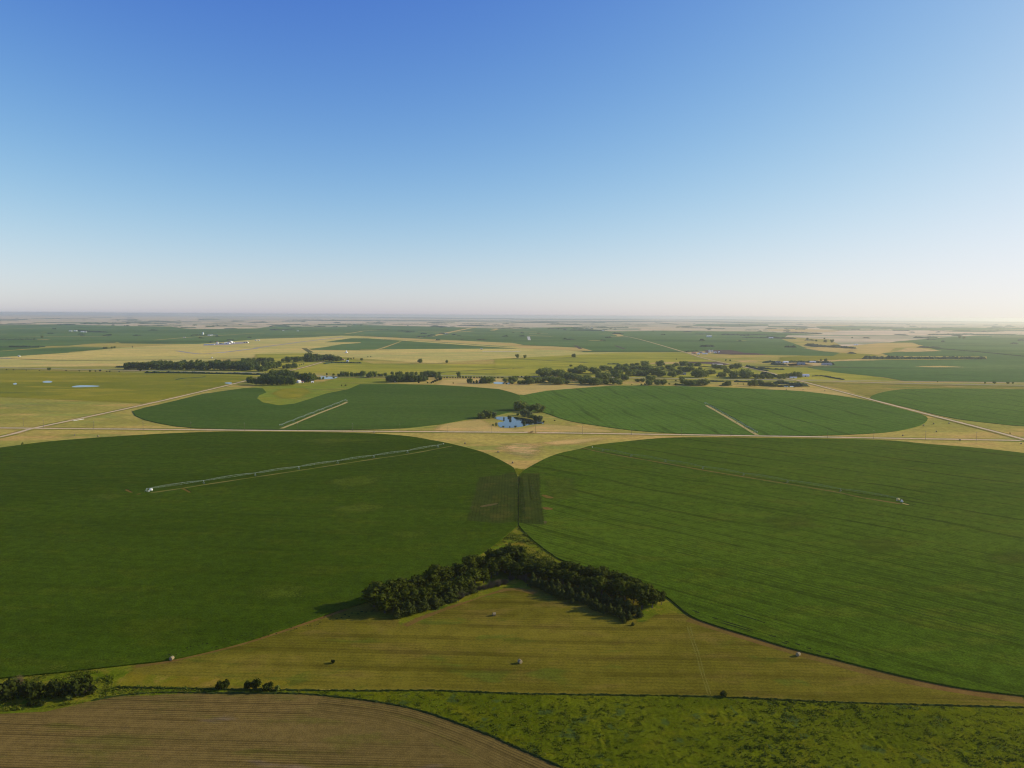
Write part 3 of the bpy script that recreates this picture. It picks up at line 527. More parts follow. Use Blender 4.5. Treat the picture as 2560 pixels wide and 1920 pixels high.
# rough pasture in the foreground, uneven for real
def inside(x, y, P):
    c = False; n = len(P); j = n - 1
    for i in range(n):
        if (P[i][1] > y) != (P[j][1] > y) and x < (P[j][0] - P[i][0]) * (y - P[i][1]) / (P[j][1] - P[i][1]) + P[i][0]: c = not c
        j = i
    return c
rp = smooth(fence[3:], 3) + [(2900, 2200), (1500, 2200)] + smooth(till[8:], 3)[::-1]
RP = [(q.x, q.y) for q in (G(x, y)[0] for x, y in rp)]
def relief(name, poly_xy, x0, x1, y0, y1, st, amp, mat, seed, base=.05, sc=.5):
    nx = int((x1 - x0) / st); ny = int((y1 - y0) / st); idx = {}; b = MB()
    for j in range(ny + 1):
        for i in range(nx + 1):
            x = x0 + i * st + (noise.noise((i * .7, j * .7, 3)) * .3 * st); y = y0 + j * st
            if not inside(x, y, poly_xy): continue
            h = noise.fractal((x * sc, y * sc, seed), 1.0, 2.2, 3); h2 = noise.noise((x * .06, y * .06, seed + 9))
            idx[i, j] = len(b.v); b.v.append((x, y, base + max(0, h + .25) * amp * (.6 + max(0, h2) * 1.5)))
    for (i, j) in list(idx):
        q = [(i, j), (i + 1, j), (i + 1, j + 1), (i, j + 1)]
        if all(k in idx for k in q): b.f.append(tuple(idx[k] for k in q)); b.m.append(0)
    return b.build(name, mat, smooth=True)
poly('rough_base', rp, M['rough'], .025)
relief('rough_relief', RP, -190, 250, 232, 352, .8, .40, M['rough'], 5.0)['kind'] = 'structure'
def tufts(name, poly_xy, box, n, hmin, hmax, seed, label, thr=-.15, cell=.09):
    """weeds and grass clumps: upright leaning blades, thicker where the ground is rank"""
    rnd = random.Random(seed); x0, x1, y0, y1 = box; b = MB(); k = 0; tries = 0
    while k < n and tries < n * 8:
        tries += 1; x = rnd.uniform(x0, x1); y = rnd.uniform(y0, y1)
        d = noise.fractal((x * cell, y * cell * 1.3, seed), 1.0, 2.0, 3) + .5 * noise.noise((x * .02, y * .02, seed))
        if d < thr + rnd.uniform(-.25, .25) or not inside(x, y, poly_xy): continue
        k += 1; h = rnd.uniform(hmin, hmax) * (.7 + max(0, d) * 1.1); r = h * rnd.uniform(.5, .9); mi = min(2, int(rnd.random() * 3 * (.6 + max(0, .5 - d)))); c = Vector((x, y, .03))
        for q in range(5):
            a = rnd.uniform(0, 6.28); o = Vector((cos(a), sin(a), 0)); u = Vector((-sin(a), cos(a), 0)) * r * .45; base = c + o * r * .25; top = c + o * r * rnd.uniform(.4, .9) + Vector((0, 0, h * rnd.uniform(.6, 1.0)))
            b.add([base - u, base + u, top + u * .7, top - u * .7], [(0, 1, 2, 3)], mi)
    return tag(b.build(name, [M['weed_a'], M['weed_b'], M['weed_c']]), label, 'weeds', kind='stuff')
M['weed_a'] = leafm('rank_weeds_dark', (.075, .10, .010), (.12, .15, .014)); M['weed_b'] = leafm('rank_weeds_green', (.13, .16, .012), (.18, .21, .018)); M['weed_c'] = leafm('rank_weeds_yellow', (.22, .20, .025), (.30, .26, .05))
tufts('rough_grass', RP, (-190, 250, 236, 352), 30000, .18, .55, 5, 'lumpy dark green rough grass between fence line and tilled field', -.12, .22)
VB = [(q.x, q.y) for q in GW(Q('b5', [(-100, 300), (0, 215), (500, 180), (900, 140), (860, 290), (1500, 305), (1650, 318), (1600, 342), (900, 368), (500, 448), (-100, 500)]))]
tufts('verge_weeds', VB, (min(q[0] for q in VB), max(q[0] for q in VB), min(q[1] for q in VB), max(q[1] for q in VB)), 2600, .3, .7, 8, 'bright green weeds between crop circle and tilled field at left')
VA = [(q.x, q.y) for q in GW(Q('v', [(800, 1080), (860, 1150), (1330, 1520), (1300, 1600), (700, 1500), (100, 1600), (400, 1400), (650, 1220)]))]
tufts('verge_weeds', VA, (min(q[0] for q in VA), max(q[0] for q in VA), min(q[1] for q in VA), max(q[1] for q in VA)), 1500, .4, 1.0, 9, 'weedy green triangle above the apex of the grove')

# ------------------------------------------------------------------ plants
def icos(b, c, r, rnd, m=0):
    f = (1 + 5 ** .5) / 2
    vs = [Vector(v).normalized() for v in ((-1, f, 0), (1, f, 0), (-1, -f, 0), (1, -f, 0), (0, -1, f), (0, 1, f), (0, -1, -f), (0, 1, -f), (f, 0, -1), (f, 0, 1), (-f, 0, -1), (-f, 0, 1))]
    fs = [(0, 11, 5), (0, 5, 1), (0, 1, 7), (0, 7, 10), (0, 10, 11), (1, 5, 9), (5, 11, 4), (11, 10, 2), (10, 7, 6), (7, 1, 8), (3, 9, 4), (3, 4, 2), (3, 2, 6), (3, 6, 8), (3, 8, 9), (4, 9, 5), (2, 4, 11), (6, 2, 10), (8, 6, 7), (9, 8, 1)]
    b.add([c + Vector((v.x * r[0], v.y * r[1], v.z * r[2])) * rnd.uniform(.8, 1.15) for v in vs], fs, m)
def leaf(b, p, d, s, rnd):
    n = (d + Vector((rnd.gauss(0, .45), rnd.gauss(0, .45), rnd.gauss(0, .45)))).normalized()
    u = n.orthogonal().normalized(); w = n.cross(u); a = rnd.uniform(0, 2 * pi)
    u, w = u * cos(a) + w * sin(a), w * cos(a) - u * sin(a)
    s1 = s * rnd.uniform(.6, 1.2); s2 = s * rnd.uniform(.5, 1.0)
    b.add([p + u * s1, p + w * s2 + n * s * .12, p - u * s1, p - w * s2 - n * s * .1], [(0, 1, 2, 3)])
def crown_from(lobes, nleaf, ls, rnd, core=.72):
    b = MB(); V = [(Vector(c), r) for c, r in lobes]; wt = [r[0] * r[1] for _, r in V]
    for c, r in V: icos(b, c, tuple(q * core for q in r), rnd)
    k = 0
    while k < nleaf:
        c, r = rnd.choices(V, wt)[0]
        d = Vector((rnd.gauss(0, 1), rnd.gauss(0, 1), rnd.gauss(0, 1) + .25)).normalized()
        q = rnd.uniform(.78, 1.1); p = c + Vector((d.x * r[0], d.y * r[1], d.z * r[2])) * q
        if p.z < .02: continue
        k += 1
        if any((cc is not c) and sum(((p[i] - cc[i]) / rr[i]) ** 2 for i in range(3)) < .55 for cc, rr in V): continue
        leaf(b, p, d, ls, rnd)
    return b
def broad(seed, w=.62, nl=15, base=.22, nleaf=620, ls=.055):
    """unit-high broadleaf crown and trunk: lobes spread through an egg, more of them high up"""
    rnd = random.Random(seed); lobes = []
    for i in range(nl):
        t_ = (i + .5) / nl; z = base + .12 + (.86 - base) * t_ * .86
        rad = w * .5 * sin(pi * min(1, max(.12, (z - base * .6) / (1.12 - base * .6)))) ** .7
        a = i * 2.4 + rnd.uniform(-.5, .5); rr = rad * rnd.uniform(.35, .8)
        r = rnd.uniform(.13, .2) * (w / .62)
        lobes.append(((cos(a) * rr, sin(a) * rr, z), (r, r, r * rnd.uniform(.75, 1.0))))
    cb = crown_from(lobes, nleaf, ls, rnd)
    tb = MB(); tb.tube((0, 0, -.02), (.01, .01, .3), .032, .02, 6); tb.tube((.01, .01, .28), (-.01, .02, .62), .02, .008, 5)
    for k in range(4):
        c = lobes[(k * 3 + 2) % nl][0]; tb.tube((.01, .01, .22 + .05 * k), (c[0] * .8, c[1] * .8, c[2] * .95), .013, .005, 4)
    return cb, tb
def cedar(seed, w=.55, nleaf=420, ls=.05):
    rnd = random.Random(seed); lobes = []
    for k in range(9):
        z = .10 + .095 * k; rad = w * .5 * (1 - (k / 9.5) ** 1.6) * rnd.uniform(.85, 1.1)
        a = rnd.uniform(0, 6.28); lobes.append(((cos(a) * rad * .22, sin(a) * rad * .22, z), (max(.05, rad), max(.05, rad), .10)))
    cb = crown_from(lobes, nleaf, ls, rnd, .85)
    tb = MB(); tb.tube((0, 0, -.02), (0, 0, .6), .03, .008, 6); return cb, tb
def willow(seed):
    rnd = random.Random(seed); cb, tb = broad(seed, .8, 12, .3, 380, .055)
    for k in range(200):
        a = rnd.uniform(0, 6.28); r = rnd.uniform(.22, .44); z = rnd.uniform(.12, .6)
        p = Vector((cos(a) * r, sin(a) * r, z)); d = Vector((cos(a), sin(a), 0)); u = Vector((-sin(a), cos(a), 0)) * .03
        cb.add([p - u, p + u, p + u * .6 - Vector((0, 0, .16)) , p - u * .6 - Vector((0, 0, .16))], [(0, 1, 2, 3)])
    return cb, tb
def shrub(seed, w=1.5, nl=7, nleaf=330, ls=.10):
    rnd = random.Random(seed); lobes = []
    for i in range(nl):
        a = i * 2.4; rr = w * .5 * rnd.uniform(.1, .62); r = rnd.uniform(.26, .38); lobes.append(((cos(a) * rr, sin(a) * rr, rnd.uniform(.28, .66)), (r, r, r * .9)))
    cb = crown_from(lobes, nleaf, ls, rnd); tb = MB()
    for k in range(4): a = k * 1.6; tb.tube((0.05 * cos(a), .05 * sin(a), -.03), (.35 * cos(a), .35 * sin(a), .55), .03, .012, 4)
    return cb, tb
def deadbush(seed, w=.9, n=150):
    rnd = random.Random(seed); b = MB()
    for k in range(n):
        a = rnd.uniform(0, 6.28); r0 = rnd.uniform(0, .15); r1 = rnd.uniform(.1, .5) * w; z1 = rnd.uniform(.4, 1.0) * (1 - .3 * r1)
        p = Vector((cos(a) * r0, sin(a) * r0, 0)); q = Vector((cos(a) * r1, sin(a) * r1, z1)); m_ = p.lerp(q, rnd.uniform(.4, .7))
        b.tube(p, q, .014, .004, 3, False)
        for j in range(2):
            q2 = m_ + Vector((rnd.gauss(0, .1), rnd.gauss(0, .1), rnd.uniform(.05, .25))); b.tube(m_, q2, .010, .003, 3, False)
    tb = MB(); tb.tube((0, 0, -.03), (0, 0, .35), .05, .03, 5); return b, tb
KIND = {}
def reg(k, name, gens, leafmat):
    KIND[k] = (name, [(c.mesh('crown', M[leafmat]), t_.mesh('trunk', M['bark'])) for c, t_ in gens])
reg('oak', 'broadleaf_tree', [broad(s) for s in (1, 2, 3, 4, 5)], 'leaf_dark')
reg('river', 'cottonwood_tree', [broad(s, 1.15, 16, .10, 620, .065) for s in (11, 12, 13, 14, 15)], 'leaf_river')
reg('wood', 'woodland_tree', [broad(s, 1.0, 13, .08, 480, .07) for s in (21, 22, 23, 24)], 'leaf_mid')
reg('lone', 'lone_tree', [broad(s, 1.05, 14, .16, 560, .065) for s in (31, 32)], 'leaf_river')
reg('cedar', 'cedar_tree', [cedar(s, .62) for s in (41, 42, 43)], 'leaf_cedar')
reg('willow', 'willow_tree', [willow(s) for s in (51, 52)], 'leaf_willow')
reg('shrub', 'shrub', [shrub(s) for s in (61, 62, 63)], 'leaf_shrub')
reg('gshrub', 'shrub', [shrub(s, 1.7) for s in (66, 67)], 'leaf_river')
reg('dead', 'dead_bush', [deadbush(s) for s in (71, 72, 73)], 'twig')
RN = random.Random(77)
def plant(kind, px, py, hm, label, cat, group=None, wsc=1.0, hpx=None):
    nm, ms = KIND[kind]; p, mpp = G(px, py)
    if hpx: hm = hpx * mpp
    s = hm * RN.uniform(.96, 1.04); w_ = s * wsc * RN.uniform(.92, 1.1)
    o = thing(nm, p, label, cat, group, RN.uniform(0, 6.28), (w_, w_, s))
    c, t_ = RN.choice(ms); link('crown', c, o); link('trunk', t_, o); return o
def nth(i): return '%d%s' % (i, 'th' if 10 <= i % 100 <= 20 else {1: 'st', 2: 'nd', 3: 'rd'}.get(i % 10, 'th')) if i > 12 else \
    ['', 'first', 'second', 'third', 'fourth', 'fifth', 'sixth', 'seventh', 'eighth', 'ninth', 'tenth', 'eleventh', 'twelfth'][i]
def row(kind, pts, label, cat, group, wsc=1.0, m=None):
    """pts: (px, py, height px or metres); ordinal counts from the left of the photo"""
    for i, q in enumerate(sorted(pts)):
        plant(q[3] if len(q) > 3 else kind, q[0], q[1], None if m is None else q[2], label.format(n=nth(i + 1)), cat, group, wsc, None if m else q[2])
def along(path, n, jx=2.0, jy=2.0):
    P = smooth(path, 8); D = [0.0]
    for a, c in zip(P, P[1:]): D.append(D[-1] + sqrt((a[0] - c[0]) ** 2 + (a[1] - c[1]) ** 2))
    out = []
    for k in range(n):
        d = D[-1] * (k + .5) / n; i = max(j for j in range(len(D)) if D[j] <= d); i = min(i, len(P) - 2)
        f = (d - D[i]) / max(1e-6, D[i + 1] - D[i])
        out.append((P[i][0] + (P[i + 1][0] - P[i][0]) * f + RN.uniform(-jx, jx), P[i][1] + (P[i + 1][1] - P[i][1]) * f + RN.uniform(-jy, jy)))
    return out
def Z(f, pts): ox, oy, s = FR[f]; return [(ox + q[0] / s, oy + q[1] / s, q[2] / s) + tuple(q[3:]) for q in pts]

# the boomerang grove of the foreground: two rows of tall trees, two of cedars and bushes on each arm
g3 = lambda p: Q('g3', p); g4 = lambda p: Q('g4', p)
GRV = 'trees of the boomerang grove'
def grow(kind, path, n, h, lab, wsc=1.0, jx=2.5, jy=2.5, cat='tree'):
    row(kind, [(x, y, h * RN.uniform(.74, 1.18)) for x, y in along(path, n, jx, jy)], lab, cat, GRV, wsc, m=1)
grow('oak', g3([(560, 790), (800, 730), (1100, 600), (1400, 520), (1600, 460), (1800, 400), (1950, 370)]), 16, 12.5, 'tall dark tree, {n} from the left in the back row of the grove\'s left arm', 1.45)
grow('oak', g3([(680, 850), (880, 815), (1150, 740), (1400, 660), (1600, 580), (1800, 480)]), 14, 10.5, 'full dark tree, {n} from the left in the second row of the grove\'s left arm', 1.5)
grow('cedar', g3([(820, 905), (920, 860), (1020, 830), (1100, 810), (1160, 780), (1230, 790), (1300, 740), (1400, 700), (1500, 650), (1600, 640)]), 15, 8.6, 'grey-green cedar, {n} from the left along the grove\'s left arm', 1.5)
grow('dead', g3([(1440, 710), (1600, 630), (1700, 600), (1800, 580), (1900, 550), (1990, 500)]), 9, 4.6, 'bare grey bush, {n} from the left beside the grove\'s left arm', 1.7, 2, 2, 'bush')
grow('oak', g4([(330, 390), (430, 400), (600, 440), (800, 490), (1000, 530), (1200, 570), (1400, 620), (1560, 680)]), 18, 11.0, 'tall dark tree, {n} from the left in the back row of the grove\'s right arm', 1.5)
grow('oak', g4([(400, 470), (600, 500), (800, 560), (1000, 600), (1200, 650), (1400, 700), (1550, 750)]), 15, 10.5, 'full dark tree, {n} from the left in the second row of the grove\'s right arm', 1.5)
plant('oak', 1287, 1421, 17.5, 'tallest tree of the grove, standing at its apex', 'tree', GRV, 1.35)
plant('oak', 1262, 1432, 13, 'tall dark tree just left of the grove\'s tallest tree', 'tree', GRV, 1.45)
for i, (x, y, h) in enumerate([(1640, 755, 13.5), (1560, 720, 12.5), (1700, 790, 12), (1600, 800, 12.5)]):
    q = g4([(x, y)])[0]; plant('oak', q[0], q[1], h, ['big round tree second from the right end of the grove', 'big round tree at the upper right end of the grove', 'rightmost big round tree of the grove', 'big round tree at the right end, behind the last cedars'][i], 'tree', GRV, 1.25)
q = g4([(1790, 760)])[0]; plant('oak', q[0], q[1], 9, 'slim tree at the far right tip of the grove', 'tree', GRV, .8)
grow('cedar', g4([(560, 590), (700, 640), (820, 700), (1000, 720), (1150, 810), (1300, 850), (1430, 900), (1500, 915)]), 20, 7.2, 'dark cedar, {n} from the left in the front row of the grove\'s right arm', 1.35)
grow('cedar', g4([(500, 560), (650, 590), (850, 640), (1050, 680), (1250, 750), (1400, 800), (1600, 880)]), 19, 7.8, 'dark cedar, {n} from the left in the second row of the grove\'s right arm', 1.35)
grow('dead', g4([(370, 500), (430, 520), (510, 555)]), 4, 4.2, 'bare grey bush, {n} from the left below the grove\'s apex', 1.6, 2, 2, 'bush')
for f, x, y, h, l in (('g4', 1420, 935, 4.2, 'small round cedar at the foot of the grove\'s right arm'), ('g4', 1510, 962, 2.6, 'lone little cedar beyond the right end of the grove'), ('g4', 915, 740, 3.6, 'small cedar in the shade in front of the grove\'s right arm'), ('g3', 1230, 800, 4.0, 'small cedar out in front of the grove\'s left arm')):
    q = Q(f, [(x, y)])[0]; plant('cedar', q[0], q[1], h, l, 'tree', GRV, 1.4)

for x, y, h, l in ((1305, 1425, 13, 'full dark tree just right of the grove\'s tallest tree'), (1322, 1430, 12, 'full dark tree second to the right of the grove\'s tallest tree'), (1243, 1436, 12.5, 'full dark tree second to the left of the grove\'s tallest tree'), (1275, 1440, 11, 'full dark tree in front of the grove\'s tallest tree'), (1300, 1445, 10, 'dark tree at the inner corner of the grove'), (1345, 1440, 11, 'dark tree at the start of the grove\'s right arm')):
    plant('oak', x, y, h, l, 'tree', GRV, 1.55)
# bushes of the near left
for i, (x, y, h, w_, k, l) in enumerate([(60, 375, 9.5, 1.0, 'shrub', 'big dark bush cut by the left edge of the photo'), (-120, 370, 9, 1, 'shrub', 'big dark bush just outside the left edge'), (190, 375, 7.5, .9, 'shrub', 'dark bush second from the left edge, beside the tilled field'),
        (290, 385, 8.8, .85, 'shrub', 'dark upright bush in the middle of the near left clump'), (410, 375, 8.8, .9, 'shrub', 'tall dark bush left of the round one in the near left clump'), (500, 365, 7, .9, 'shrub', 'low dark bush in the near left clump behind the round one'), (600, 365, 8.8, 1.0, 'shrub', 'round dark bush, rightmost big one of the near left clump'),
        (680, 355, 5.5, 1.3, 'dead', 'half bare brown bush at the right end of the near left clump'), (150, 290, 6, .9, 'dead', 'half bare bush between two dark bushes at the near left'), (710, 350, 4.5, 1.0, 'shrub', 'small bush at the right foot of the near left clump'),
        (530, 395, 2.6, 1.2, 'gshrub', 'low green bush in front of the near left clump'), (240, 440, 2.2, 1.6, 'shrub', 'low dark thicket in the grass by the tilled field'), (320, 445, 2.4, 1.3, 'shrub', 'low dark bush right of the thicket by the tilled field'),
        (1690, 318, 4.6, .85, 'shrub', 'left one of the small bushes along the meadow edge'), (1730, 312, 4.4, .8, 'shrub', 'bush touching the left one along the meadow edge'), (1900, 315, 4.4, .9, 'shrub', 'bush left of the peaked one along the meadow edge'),
        (1965, 322, 6.2, .62, 'shrub', 'peaked bush, tallest along the meadow edge'), (2060, 325, 4.2, 1.0, 'shrub', 'rightmost dark bush along the meadow edge'), (2130, 325, 2.4, 1.1, 'gshrub', 'low bush at the right end of the meadow edge bushes')]):
    q = Q('b5', [(x, y)])[0]; plant(k, q[0], q[1], h, l, 'bush', 'bushes of the foreground', w_)
plant('shrub', 833, 1658, 2.2, 'lone small bush in the mown hay meadow', 'bush', None, .9)
plant('shrub', 1809, 1741, 2.8, 'lone dark bush on the fence line of the hay meadow', 'bush', None, 1.1)

# round the pond
PND = 'trees round the pond'
for x, y, h, k, w_, l in [(300, 460, 100, 'river', 1.0, 'leftmost tree of the pond group'), (370, 450, 130, 'river', .8, 'second tree from the left by the pond'), (430, 455, 135, 'river', .75, 'tree with pale dead top left of the pond'), (520, 450, 100, 'willow', .75, 'pale open tree at the pond\'s left end'),
        (960, 320, 160, 'lone', 1.0, 'tallest dark tree behind the pond'), (900, 310, 100, 'lone', .8, 'dark tree left of the tallest one behind the pond'), (1020, 330, 120, 'lone', .9, 'dark tree right of the tallest one behind the pond'), (1130, 350, 125, 'river', .8, 'tall tree between the willows and the dark pair'),
        (1210, 320, 80, 'lone', .5, 'slim dark tree left of the round dark tree'), (1270, 355, 150, 'lone', .85, 'round dark tree right of the pond'), (1340, 355, 115, 'lone', .9, 'dark tree at the field corner right of the pond'),
        (1060, 430, 140, 'willow', .85, 'pale willow hanging over the pond\'s back bank'), (1140, 450, 120, 'willow', .8, 'second willow on the pond\'s back bank'), (1190, 470, 85, 'river', .9, 'small tree in front of the willows'), (1240, 520, 120, 'willow', .7, 'willow near the pond\'s right end'), (1310, 525, 120, 'willow', .8, 'rightmost willow by the pond'),
        (1000, 400, 80, 'willow', .7, 'low willow at the left foot of the big one'), (930, 410, 50, 'gshrub', .7, 'small bush between the pond and the dark trees'),
        (770, 440, 40, 'gshrub', .6, 'small bush on the pond\'s back bank'), (690, 470, 40, 'gshrub', .4, 'tiny tree on the spit in the pond'), (800, 470, 60, 'willow', .7, 'small tree on the spit in the pond'), (1040, 575, 75, 'willow', .6, 'small willow at the pond\'s front right'),
        (500, 590, 40, 'gshrub', .5, 'bush at the pond\'s front left corner'), (555, 585, 60, 'willow', .5, 'pale bush by the pond\'s left shore'), (680, 612, 30, 'gshrub', .9, 'low reed bush at the pond\'s front shore'), (790, 612, 22, 'shrub', .7, 'low dark bush at the pond\'s front shore'), (890, 608, 30, 'shrub', .9, 'dark bush at the front right shore of the pond'),
        (1380, 520, 28, 'shrub', .9, 'low bush right of the last willow'), (1570, 500, 20, 'shrub', 1.0, 'small dark bush in the grass right of the pond')]:
    q = Q('p', [(x, y)])[0]; plant(k, q[0], q[1], None, l, 'tree' if h > 60 else 'bush', PND, w_ * 1.28, hpx=h / 6.9125)

# river belt, right of the middle
row('river', Z('e5', [(60, 610, 100), (120, 612, 110), (190, 602, 100), (25, 600, 60), (440, 590, 70), (560, 602, 100), (600, 565, 85), (540, 622, 60), (680, 625, 60), (760, 622, 65), (860, 628, 95), (960, 610, 110), (1040, 605, 100), (1230, 605, 110), (1300, 630, 110), (1380, 632, 115), (1500, 622, 65), (1780, 625, 115), (1930, 625, 110), (2000, 642, 120), (2060, 632, 100), (2180, 630, 80)]) +
    Z('e6', [(95, 690, 75), (230, 692, 110), (330, 706, 85), (650, 657, 55), (735, 657, 60), (850, 712, 90), (985, 706, 90), (1090, 706, 92), (1410, 642, 80), (1460, 700, 80), (1530, 715, 90), (1600, 720, 90), (1670, 716, 95), (1800, 716, 108)]),
    'cottonwood, {n} from the left in the front row of the river belt', 'tree', 'river belt front row', 1.35)
row('river', Z('e5', [(820, 565, 80), (1000, 445, 62), (1100, 505, 150), (1180, 485, 130), (1090, 445, 90), (1150, 560, 80), (1340, 505, 130), (1400, 485, 110), (1290, 465, 80), (1460, 545, 120), (1540, 545, 110), (1610, 560, 120), (1700, 560, 90), (1850, 580, 110), (2100, 545, 90), (2170, 545, 90)]) +
    Z('e6', [(20, 605, 100), (100, 603, 110), (300, 603, 100), (425, 632, 100), (860, 627, 80), (910, 622, 70), (250, 552, 100), (320, 560, 110), (560, 553, 110), (640, 548, 105), (500, 562, 90), (700, 542, 90), (780, 550, 90), (970, 552, 140), (1050, 570, 110), (1250, 576, 100), (1350, 537, 90), (1650, 572, 110), (1720, 577, 130), (1790, 572, 110), (2100, 572, 80), (1900, 527, 80), (1960, 522, 70)]),
    'cottonwood, {n} from the left in the middle row of the river belt', 'tree', 'river belt middle row', 1.4)
row('river', Z('e5', [(1560, 422, 70), (1640, 442, 90), (1700, 442, 110), (1760, 432, 120), (1740, 362, 60), (1960, 442, 110), (2030, 452, 90), (2140, 392, 80), (1570, 322, 34)]) +
    Z('e6', [(60, 457, 82), (150, 452, 65), (200, 480, 60), (300, 472, 80), (330, 432, 80), (450, 402, 60), (420, 482, 100), (520, 452, 80), (560, 397, 60), (600, 472, 90), (640, 372, 45), (690, 482, 100), (770, 397, 100), (760, 472, 90), (820, 502, 120), (930, 522, 100), (1045, 387, 98), (1060, 462, 70), (1180, 442, 75), (1250, 420, 60), (1240, 472, 70), (1310, 382, 58), (1390, 452, 60), (1430, 377, 78), (1480, 372, 72), (1450, 477, 75), (1540, 482, 90), (1570, 397, 70), (1640, 382, 40), (1700, 382, 60), (1730, 452, 50), (1990, 422, 70), (2060, 422, 60), (2140, 432, 60)]),
    'cottonwood, {n} from the left in the back row of the river belt', 'tree', 'river belt back row', 1.45)
row('river', Z('e7', [(60, 572, 80), (100, 502, 90), (30, 440, 60), (140, 502, 70), (205, 432, 80), (300, 432, 100), (235, 597, 125), (380, 572, 100), (430, 592, 150), (480, 592, 120), (540, 562, 80), (630, 597, 80), (700, 592, 60), (740, 602, 80), (830, 602, 90), (890, 602, 60), (1030, 607, 82), (1085, 605, 84), (1130, 577, 72), (1200, 572, 62), (1250, 577, 75), (1310, 582, 100), (1370, 582, 92)]),
    'cottonwood, {n} from the left between the river belt and the crossroads', 'tree', 'trees left of the crossroads', 1.15)
row('river', Z('e7', [(150, 722, 90), (60, 722, 50), (110, 722, 80), (520, 727, 80), (590, 727, 110), (640, 702, 70), (690, 712, 90), (740, 717, 60), (800, 722, 60), (850, 727, 70), (910, 732, 60), (970, 737, 50), (1010, 690, 60), (1070, 690, 65), (1190, 747, 35), (1090, 742, 35), (1350, 705, 50), (1430, 737, 40), (1480, 725, 35)]),
    'tree, {n} from the left in the line by the right-hand pond', 'tree', 'trees by the right-hand pond', 1.0)
row('gshrub', Z('e6', [(715, 712, 30), (775, 712, 38), (1195, 702, 32), (1310, 717, 45), (1310, 640, 28), (1840, 706, 50), (550, 708, 18), (1120, 542, 34), (2030, 572, 45), (590, 630, 18)]) + Z('e7', [(405, 702, 22), (310, 692, 16), (1280, 757, 22), (1145, 800, 12)]),
    'bush, {n} from the left at the foot of the river belt', 'bush', 'bushes of the river belt', .9)

# left woods
row('wood', Z('e3', [(170, 602, 110), (225, 622, 100), (290, 637, 110), (370, 642, 130), (450, 642, 140), (540, 642, 150), (620, 642, 160), (700, 642, 170), (780, 642, 160), (860, 640, 150), (900, 642, 130)]),
    'dark tree, {n} from the left in the front row of the farmhouse wood', 'tree', 'farmhouse wood front row', 1.0)
row('wood', Z('e3', [(350, 602, 110), (420, 562, 130), (560, 512, 130), (640, 490, 110), (720, 482, 110), (800, 502, 130), (880, 522, 130), (960, 542, 140), (1030, 562, 130), (1110, 582, 150), (1180, 592, 160), (1240, 580, 120), (1285, 562, 90), (600, 570, 150), (720, 570, 170), (840, 580, 170), (500, 590, 150)]),
    'dark tree, {n} from the left in the back rows of farmhouse wood', 'tree', 'farmhouse wood back rows', 1.0)
xs = [100 + 66 * i for i in range(33)]
row('wood', Z('h2', [(x + RN.uniform(-16, 16), 372 + (x / 2212) * 14 + RN.uniform(-6, 6), RN.uniform(95, 130) + (x / 2212) * 35) for x in xs]), 'dark tree, {n} from the left in the front row of the long left wood', 'tree', 'long left wood front row', .95)
row('wood', Z('h2', [(x + RN.uniform(-16, 16), 330 + RN.uniform(-8, 8), RN.uniform(85, 120) + (x / 2212) * 10) for x in xs[7:]]), 'dark tree, {n} from the left in the back row of the long left wood', 'tree', 'long left wood back row', .95)
row('wood', Z('e3', [(40, 392, 120), (110, 392, 110), (180, 392, 130), (250, 380, 130), (310, 402, 110), (380, 412, 100), (440, 405, 100), (500, 370, 120), (560, 360, 120), (620, 350, 110), (680, 330, 100), (60, 290, 110), (150, 280, 105), (240, 270, 100), (330, 260, 95), (420, 260, 90), (500, 250, 80), (560, 240, 70), (300, 330, 110), (420, 330, 110), (180, 330, 110)]),
    'dark tree, {n} from left where long wood meets farmhouse wood', 'tree', 'right end of the long left wood', 1.0)
row('wood', Z('e3', [(740, 242, 60), (830, 252, 100), (900, 212, 60), (970, 247, 100), (1040, 232, 80), (1100, 222, 70), (1170, 242, 150), (1215, 240, 140), (1260, 242, 110), (1300, 200, 100), (1335, 235, 80), (1380, 232, 110), (1450, 227, 105), (1530, 227, 112), (1600, 232, 112), (1680, 237, 100), (1740, 222, 60), (760, 357, 62), (830, 362, 92), (895, 352, 72), (935, 350, 92), (975, 345, 50)]),
    'tree, {n} from the left in the open grove beside the dirt road', 'tree', 'open grove by the dirt road', 1.0)
row('gshrub', Z('e3', [(1030, 305, 24), (1065, 295, 24), (1100, 285, 22), (1865, 217, 46), (1920, 202, 30), (1965, 192, 32)]), 'small round tree, {n} from the left in the garden by the open grove', 'tree', 'garden trees', .7)
row('gshrub', Z('e3', [(1280, 472, 42), (1330, 545, 45), (1380, 547, 52), (1440, 542, 45), (1500, 472, 42), (1620, 482, 46), (1700, 492, 55)]) + Z('B', [(740, 675, 15), (775, 675, 16)]), 'bush, {n} from the left round the small left pond', 'bush', 'bushes by the small left pond', .8)
row('river', Z('e3', [(1770, 492, 90), (1850, 492, 80), (1930, 492, 72), (2000, 492, 60), (2060, 492, 62), (2120, 492, 92)]) + Z('e4', [(40, 492, 80), (140, 512, 62), (180, 512, 100), (250, 502, 90), (330, 492, 50), (380, 492, 50), (440, 490, 60), (560, 470, 60), (640, 475, 60), (700, 482, 80), (820, 492, 80), (900, 482, 72), (970, 472, 60), (1070, 482, 72), (1130, 502, 100), (1200, 502, 112), (1260, 502, 100), (1310, 502, 82), (1370, 482, 72), (1320, 542, 62), (1370, 525, 55), (1400, 540, 52)]),
    'tree, {n} from the left in the creek line left of centre', 'tree', 'creek line trees', .9)
